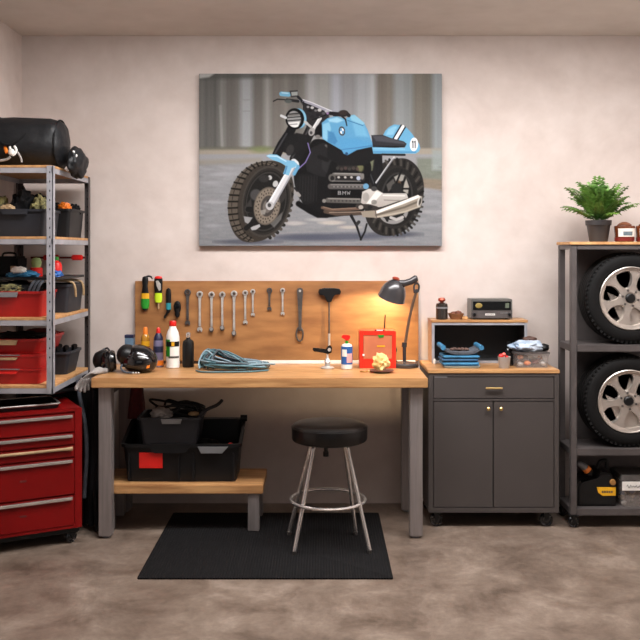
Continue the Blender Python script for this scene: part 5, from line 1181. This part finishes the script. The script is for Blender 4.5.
b = BM(); lathe(b, [(0, .1215), (.012, .1215), (.012, .142), (0, .143)], (x, 5.32, CT+.0008), 16); obj('cap', b, black, t)
# clear box of orange parts
qx0, qx1, qy0, qy1 = X(515.5, 5.20), X(550.2, 5.20), 5.20, 5.38; qz = CT+.0008
t = thing('clear_box', 'clear plastic box of orange and silver parts on the right of the charcoal cabinet', 'box', ((qx0+qx1)/2, 5.29, qz))
clear = mat('clear_plastic', (170, 162, 158), .12, 0, 0, 10, alpha=.20)
b = BM(); tub(b, qx0, qx1, qy0, qy1, qz, qz+.082, tp=.010, t=.002, lip=.004, r=.012, lh=.006); obj('box_body', b, clear, t)
b = BM(); rings(b, [rrect(qx0-.002, qx1+.002, qy0-.002, qy1+.002, .016, qz+.0825), rrect(qx0-.002, qx1+.002, qy0-.002, qy1+.002, .016, qz+.090)]); obj('lid', b, mat('smoky_lid', (90, 82, 80), .3, 0, alpha=.75), t)
q = random.Random(5)
GP = ['orange part lying in the clear plastic box', 'silver part lying in the clear plastic box', 'dark red part lying in the clear plastic box', 'dark part lying in the clear plastic box']
for i, (fx, fy, fz, k, r) in enumerate(((.36, .2, .026, 0, .022), (.15, .2, .02, 1, .018), (.86, .2, .024, 1, .020), (.62, .22, .034, 2, .024), (.56, .3, .020, 3, .018), (.74, .3, .040, 2, .020), (.16, .3, .058, 0, .018), (.36, .55, .045, 2, .026), (.24, .6, .022, 3, .022), (.66, .62, .03, 3, .026), (.86, .6, .045, 0, .018), (.5, .25, .058, 1, .014))):
    b = BM(); blob(b, (qx0+.01+fx*(qx1-qx0-.02), qy0+fy*(qy1-qy0), qz+fz), (r, r, r*.75), .25, 2, 2, i+3, flat=qz+.004)
    solo(('orange_part', 'silver_part', 'red_part', 'dark_part')[k], b, (orange, toolst, darkred, dtool)[k], GP[k], 'part', 'parts in the clear box '+('orange', 'silver', 'red', 'dark')[k], ang=1.2)
zb = qz+.0906
b = BM(); blob(b, ((qx0+qx1)/2-.014, 5.28, zb+.03), (.098, .065, .036), .30, 1.8, 4, 31, flat=zb)
solo('plastic_bag', b, mat('silver_blue_film', (196, 204, 214), .28, .1, scale=9, col2=(120, 144, 170)), 'crumpled silver blue plastic bag on top of the clear box', 'bag', ang=1.0)
b = BM(); blob(b, ((qx0+qx1)/2+.012, 5.33, zb+.062), (.042, .026, .022), .2, 2, 3, 32, ); solo('brown_glove', b, mat('brown_leather', (74, 48, 38), .6, 0, .2, 30), 'brown leather glove behind the silver blue bag', 'glove', ang=1.2)
b = BM(); blob(b, (qx1-.018, 5.29, zb+.022), (.036, .05, .022), .2, 2, 3, 33, flat=zb); solo('black_pouch', b, black, 'black pouch at the right end of the clear box lid', 'pouch', ang=1.2)

# ------------------------------------------------------------------ right shelving unit on castors
RX0, RX1, RY0, RY1 = X(571, 5.12), 2.22, 5.12, 5.40; RP = .035
rs = thing('shelving_unit', 'grey steel shelving unit on castors holding car wheels at the right wall', 'shelving', ((RX0+RX1)/2, 5.26, 0))
RZ_ = [1.668, 1.066, .462, .113]
for x in (RX0, RX1-RP):
    for y in (RY0, RY1-RP):
        b = BM(); box(b, x, x+RP, y, y+RP, .078, 1.650, .003); obj('post', b, dsteel, rs)
for i, z in enumerate(RZ_):
    b = BM()
    if i == 0: box(b, RX0-.008, RX1+.008, RY0-.008, RY1+.008, z-.017, z, .002)
    else: box(b, RX0+.002, RX1-.002, RY0+.002, RY1-.002, z-.008, z, .001)
    s = obj('shelf_board', b, endwood if i == 0 else dsteel, rs)
    b = BM(); zt_ = z-.0175 if i == 0 else z-.0005; hh = .028 if i == 0 else .038
    for (x0, x1, y0, y1) in ((RX0+RP, RX1-RP, RY0, RY0+.018), (RX0+RP, RX1-RP, RY1-.018, RY1), (RX0, RX0+.018, RY0+RP, RY1-RP), (RX1-.018, RX1, RY0+RP, RY1-RP)): box(b, x0+.0005, x1-.0005, y0+.0005, y1-.0005, zt_-hh, zt_, .002)
    obj('shelf_beam', b, dsteel, s)
b = BM(); box(b, RX0+.085, RX1-.036, RY1+.0005, RY1+.004, .10, 1.64); obj('back_panel', b, dsteel, rs)
for x in (RX0+.02, RX1-.03):
    for y in (RY0+.024, RY1-.03): caster(rs, x, y, .0775, .032)

# car wheels
def car_wheel(label, cx, y0, zb, roll):
    r = .270; W = .185; t = thing('car_wheel', label, 'wheel', (0, 0, 0), 'car wheels on the right shelving unit')
    M = Matrix.Translation((0, 0, r)) @ Matrix.Rotation(PI/2, 4, 'X')     # lathe axis to -Y (front)
    hw = W/2
    pr = [(.186, -hw+.012), (.192, -hw+.002), (.215, -hw-.004), (.240, -hw), (.256, -hw+.008), (.264, -hw+.018)]
    for k in range(4):
        a = -hw+.030+k*(W-.060)/4
        pr += [(.2695, a), (.2695, a+.020), (.262, a+.0215), (.262, a+.0285)]
    pr += [(.2695, hw-.030), (.264, hw-.018), (.256, hw-.008), (.240, hw), (.215, hw+.004), (.192, hw-.002), (.186, hw-.012)]
    b = BM(); rr = [[M @ Vector((q_*math.cos(a), q_*math.sin(a), h)) for a in np.linspace(0, 2*PI, 97)[:-1]] for q_, h in pr]
    rings(b, rr, closed=True)
    # shoulder blocks
    for s in (1,):
        for k in range(60):
            a = 2*PI*k/60
            Mk = M @ Matrix.Rotation(a, 4, 'Z')
            box(b, .252, .2660, -.006, .006, s*(hw-.026), s*(hw-.006), .002, 1, Mk)
    obj('tyre', b, rubber, t)
    b = BM(); pr = [(.1855, -hw+.012), (.180, -hw+.004), (.178, hw-.004), (.182, hw+.001), (.186, hw-.002), (.1858, hw-.006), (.172, hw-.010), (.165, hw-.030), (.160, 0), (.164, -hw+.014)]
    rr = [[M @ Vector((q_*math.cos(a), q_*math.sin(a), h)) for a in np.linspace(0, 2*PI, 73)[:-1]] for q_, h in pr]
    rings(b, rr, closed=True); rim = obj('rim', b, cast, t)
    b = BM()
    for k in range(6):
        Mk = M @ Matrix.Rotation(roll+k*PI/3, 4, 'Z')
        out = [(.030, -.022), (.058, -.026), (.080, -.019), (.105, -.018), (.134, -.027), (.158, -.052), (.160, -.02), (.160, .02), (.158, .052), (.134, .027), (.105, .018), (.080, .019), (.058, .026), (.030, .022)]
        P = Mk @ Matrix(((1, 0, 0, 0), (0, 0, 1, 0), (0, 1, 0, 0), (0, 0, 0, 1)))
        v0 = [(x_, y_) for x_, y_ in out]
        a_ = [b.verts.new(Mk @ Vector((x_, y_, hw-.042-.0*x_))) for x_, y_ in v0]
        c_ = [b.verts.new(Mk @ Vector((x_, y_*.86, hw-.014-.10*max(0, .10-x_)+(-.002 if x_ > .157 else 0)))) for x_, y_ in v0]
        b.faces.new(a_[::-1]); b.faces.new(c_)
        for i in range(len(v0)): b.faces.new((a_[i], a_[(i+1) % len(v0)], c_[(i+1) % len(v0)], c_[i]))
    lathe(b, [(0, hw-.05), (.062, hw-.05), (.066, hw-.030), (.058, hw-.020), (.036, hw-.018), (.034, hw-.024), (0, hw-.024)], (0, 0, 0), 40, M)
    lathe(b, [(.158, hw-.040), (.158, hw-.020), (.161, hw-.013), (.172, hw-.010), (.1765, hw-.014), (.1765, hw-.040)], (0, 0, 0), 72, M)
    obj('spoke_star', b, cast, rim, .5)
    b = BM(); lathe(b, [(0, hw-.0235), (.028, hw-.0235), (.028, hw-.014), (.022, hw-.009), (0, hw-.008)], (0, 0, 0), 28, M); obj('hub_cap', b, black, rim)
    for k in range(6):
        a = roll+k*PI/3+PI/6
        b = BM(); lathe(b, [(0, hw-.021), (.0075, hw-.021), (.0075, hw-.0155), (0, hw-.0155)], (0, 0, 0), 6, M @ Matrix.Translation((.047*math.cos(a), .047*math.sin(a), 0))); obj('lug_nut', b, dtool, rim)
    b = BM(); lathe(b, [(0, -.02), (.150, -.02), (.150, -.012), (0, -.012)], (0, 0, 0), 48, M); obj('inner_disc', b, dtool, rim)
    t.location = (cx, y0+W/2+.004, zb); return t
car_wheel('car wheel with a silver alloy rim on the upper shelf of the right unit', 1.822, 5.142, RZ_[1]+.001, .30)
car_wheel('car wheel with a silver alloy rim on the middle shelf of the right unit', 1.812, 5.142, RZ_[2]+.001, .14)

# potted fern
pz = RZ_[0]+.0008; fx, fy = X(599, 5.24), 5.25; k = 5.24/F
pf_ = thing('potted_fern', 'green fern in a dark grey pot on top of the right shelving unit', 'plant', (fx, fy, pz))
ph = .128
b = BM(); lathe(b, [(0, 0), (.052, 0), (.053, .003), (.068, ph-.032), (.069, ph-.030), (.0745, ph-.030), (.0765, ph), (.071, ph), (.068, ph-.018), (0, ph-.018)], (fx, fy, pz), 44); obj('pot', b, potm, pf_)
b = BM(); lathe(b, [(0, ph-.0178), (.067, ph-.0178), (.03, ph-.008), (0, ph-.006)], (fx, fy, pz), 28); obj('soil', b, soil, pf_)
q = random.Random(12); base = Vector((fx, fy, pz+ph-.012))
b = BM()
def frond(az, L, el, droop):
    d = Vector((math.cos(az), math.sin(az), 0)); n_ = 20; P = []
    p = base+d*q.uniform(.004, .03)+Vector((0, 0, 0)); e = el
    for i in range(n_):
        P.append(p.copy()); p = p+(d*math.cos(e)+Vector((0, 0, 1))*math.sin(e))*L/n_; e -= droop/n_*(.4+1.2*i/n_)
    for v in P: v.y = min(v.y, WY-.01)
    tube(b, P, [.0022*(1-.75*i/n_) for i in range(n_)], 4)
    side = d.cross(Vector((0, 0, 1))).normalized()
    for i in range(3, n_):
        s = i/n_; l = .052*math.sin(min(1, (s+.08))*PI*.86)**.7*(L/.26)*q.uniform(.85, 1.15); tdir = (P[min(i+1, n_-1)]-P[i-1]).normalized()
        for sg in (-1, 1):
            o_ = (side*sg+tdir*.55+Vector((0, 0, q.uniform(-.25, .2)))).normalized(); wd = tdir*l*.23; nr = o_.cross(tdir)*.004*sg
            a0 = P[i]; m1 = a0+o_*l*.45+wd+nr; m2 = a0+o_*l*.5-wd+nr; tp = a0+o_*l-Vector((0, 0, l*.22)); md = a0+o_*l*.5
            vs = [b.verts.new(v) for v in (a0, m1, tp, m2, md)]
            b.faces.new((vs[0], vs[4], vs[1])); b.faces.new((vs[1], vs[4], vs[2])); b.faces.new((vs[0], vs[3], vs[4])); b.faces.new((vs[3], vs[2], vs[4]))
for i in range(44):
    u = i/44
    az = i*2.399963+q.uniform(-.2, .2); el = math.radians(32+56*u**.8+q.uniform(-8, 8))
    frond(az, q.uniform(.20, .26)*(1.0 if el < 1.0 else 1.12), el, q.uniform(.4, 1.1))
bmesh.ops.recalc_face_normals(b, faces=b.faces)
obj('fronds', b, leafm, pf_)
# amber jars
def jar(px, label, Y=5.22):
    x = X(px, Y); t = thing('amber_jar', label, 'jar', (x, Y, pz), 'amber jars on the right shelving unit')
    b = BM(); lathe(b, [(0, 0), (.050, 0), (.054, .005), (.056, .05), (.060, .088), (.058, .094), (.05, .095), (0, .095)], (x, Y, pz), 32); obj('jar_body', b, mat('amber_jar_glass', (104, 54, 30), .2, 0, .15, 14, coat=.4), t)
    b = BM(); lathe(b, [(.0545, .004), (.0562, .004), (.0568, .026), (.0545, .026)], (x, Y, pz), 32); obj('red_band', b, mat('jar_red', (104, 24, 18), .4), t)
    b = BM(); aa = np.linspace(math.radians(215), math.radians(325), 15); rb, rt = .0568, .0606
    rings(b, [[Vector((x+r*math.cos(a), Y+r*math.sin(a), z_)) for a, r in [(a, R_) for a in aa]+[(a, R_-.0015) for a in aa[::-1]]] for z_, R_ in ((pz+.030, .0572), (pz+.078, .0605))]); obj('paper_label', b, white, t)
    b = BM(); aa = np.linspace(math.radians(245), math.radians(300), 9)
    rings(b, [[Vector((x+r*math.cos(a), Y+r*math.sin(a), z_)) for a, r in [(a, R_) for a in aa]+[(a, R_-.0012) for a in aa[::-1]]] for z_, R_ in ((pz+.036, .0583), (pz+.060, .0600))]); obj('label_picture', b, mat('grey_blue_print', (92, 108, 116), .6, 0, .3, 60), t)
    b = BM(); lathe(b, [(0, .0955), (.040, .0955), (.042, .100), (.030, .110), (.012, .118), (0, .118)], (x, Y, pz), 28); obj('lid', b, mat('brown_jar_lid', (112, 66, 44), .5), t)
jar(624.4, 'amber jar with a white label right beside the potted fern')
jar(646, 'amber jar cut off by the right edge of the view')

# power tool case and clear bin on the bottom shelf
z = RZ_[3]+.0008; tx0, tx1, ty0, ty1 = X(577.5, 5.17), X(616.5, 5.17), 5.165, 5.36
t = thing('tool_case', 'black tool case with a yellow badge on the bottom shelf of the right unit', 'tool case', ((tx0+tx1)/2, 5.26, z))
b = BM(); prism(b, [(tx0, z), (tx1, z), (tx1, z+.13), (tx1-.03, z+.19), (tx0+.14, z+.20), (tx0+.12, z+.15), (tx0+.02, z+.15), (tx0, z+.12)], ty0+.004, ty1, bev=.012); obj('case_body', b, black, t)
b = BM(); prism(b, [(X(597.2, 5.16), Z(487.5, 5.16)), (X(616, 5.16), Z(487.5, 5.16)), (X(616, 5.16), Z(495.8, 5.16)), (X(603, 5.16), Z(496.2, 5.16)), (X(598.5, 5.16), Z(493, 5.16))], ty0-.0015, ty0+.0035, bev=.001); bd = obj('yellow_badge', b, yellow, t)
b = BM()
for i in range(5): box(b, X(602+i*2.3, 5.16), X(603.6+i*2.3, 5.16), ty0-.0026, ty0-.0018, Z(493, 5.16), Z(491, 5.16))
obj('badge_lettering', b, dtool, bd)
b = BM(); lathe(b, [(0, 0), (.018, 0), (.016, .012), (0, .014)], (X(613, 5.16), ty0+.0035, Z(482.5, 5.16)), 18, Matrix.Rotation(PI/2, 4, 'X')); obj('tan_dial', b, mat('ochre_dial', (150, 106, 56), .5), t)
b = BM(); tube(b, curve([(tx0+.145, 5.26, z+.195), (tx0+.16, 5.26, z+.24), (tx0+.20, 5.26, z+.245), (tx1-.03, 5.26, z+.20)], 6), .012, 10); obj('carry_handle', b, black, t)
t = thing('cordless_drill', 'dark drill with an orange collar lying on the black tool case', 'drill', (X(586, 5.22), 5.22, z+.152))
b = BM(); tube(b, [(X(578, 5.2), 5.21, z+.246), (X(581, 5.2), 5.21, z+.238), (X(586, 5.2), 5.21, z+.216)], [.012, .018, .022], 14); obj('chuck', b, greyp, t)
b = BM(); tube(b, [(X(586, 5.2), 5.21, z+.216), (X(588.8, 5.2), 5.21, z+.198)], [.024, .024], 14); obj('collar', b, orange, t)
b = BM(); tube(b, [(X(588.8, 5.2), 5.21, z+.198), (X(590, 5.2), 5.212, z+.19), (X(589, 5.2), 5.215, z+.176)], [.025, .025, .022], 14); obj('drill_body', b, black, t)
ux0, ux1 = X(621, 5.16), X(658, 5.16)
t = thing('parts_bin', 'clear bin of small parts with a white handwritten label on the bottom shelf', 'bin', ((ux0+ux1)/2, 5.25, z))
b = BM(); tub(b, ux0, ux1, 5.155, 5.36, z, z+.155, tp=.008, t=.003, lip=.005, r=.012, lh=.010); obj('bin_body', b, mat('smoky_clear_plastic', (150, 140, 134), .15, 0, 0, 10, alpha=.4), t)
b = BM(); rings(b, [rrect(ux0-.002, ux1+.002, 5.153, 5.362, .016, z+.1555), rrect(ux0+.004, ux1-.004, 5.159, 5.356, .016, z+.185)]); obj('lid', b, dtool, t)
b = BM(); box(b, ux0+.004, ux1-.004, 5.1495, 5.1530, z+.098, z+.150, .001); lb = obj('white_label', b, white, t)
b = BM(); q = random.Random(2)
for i in range(9):
    x = ux0+.03+i*.017; pts = [(x, 5.1485, z+.118+q.uniform(-.006, .004)), (x+.006, 5.1485, z+.128+q.uniform(-.004, .006)), (x+.010, 5.1485, z+.116+q.uniform(-.003, .006)), (x+.017, 5.1485, z+.122)]
    tube(b, curve(pts, 3), .0012, 4)
obj('handwriting', b, dtool, lb)
cols = [(toolst, 'silver'), (darkred, 'dark red'), (dtool, 'dark'), (blue, 'blue'), (tan, 'tan')]
for i in range(20):
    m_, cn = cols[i % 5]; b = BM(); blob(b, (ux0+.025+(i*37 % 19)/19*(ux1-ux0-.05), 5.18+(i*13 % 7)/7*.14, z+.020+(i*7 % 4)*.020), (.017, .015, .013), .3, 2, 2, i, flat=z+.004)
    solo('small_part', b, m_, cn+' small part in the clear bin on the bottom shelf', 'part', cn+' parts in the clear bin', ang=1.2)
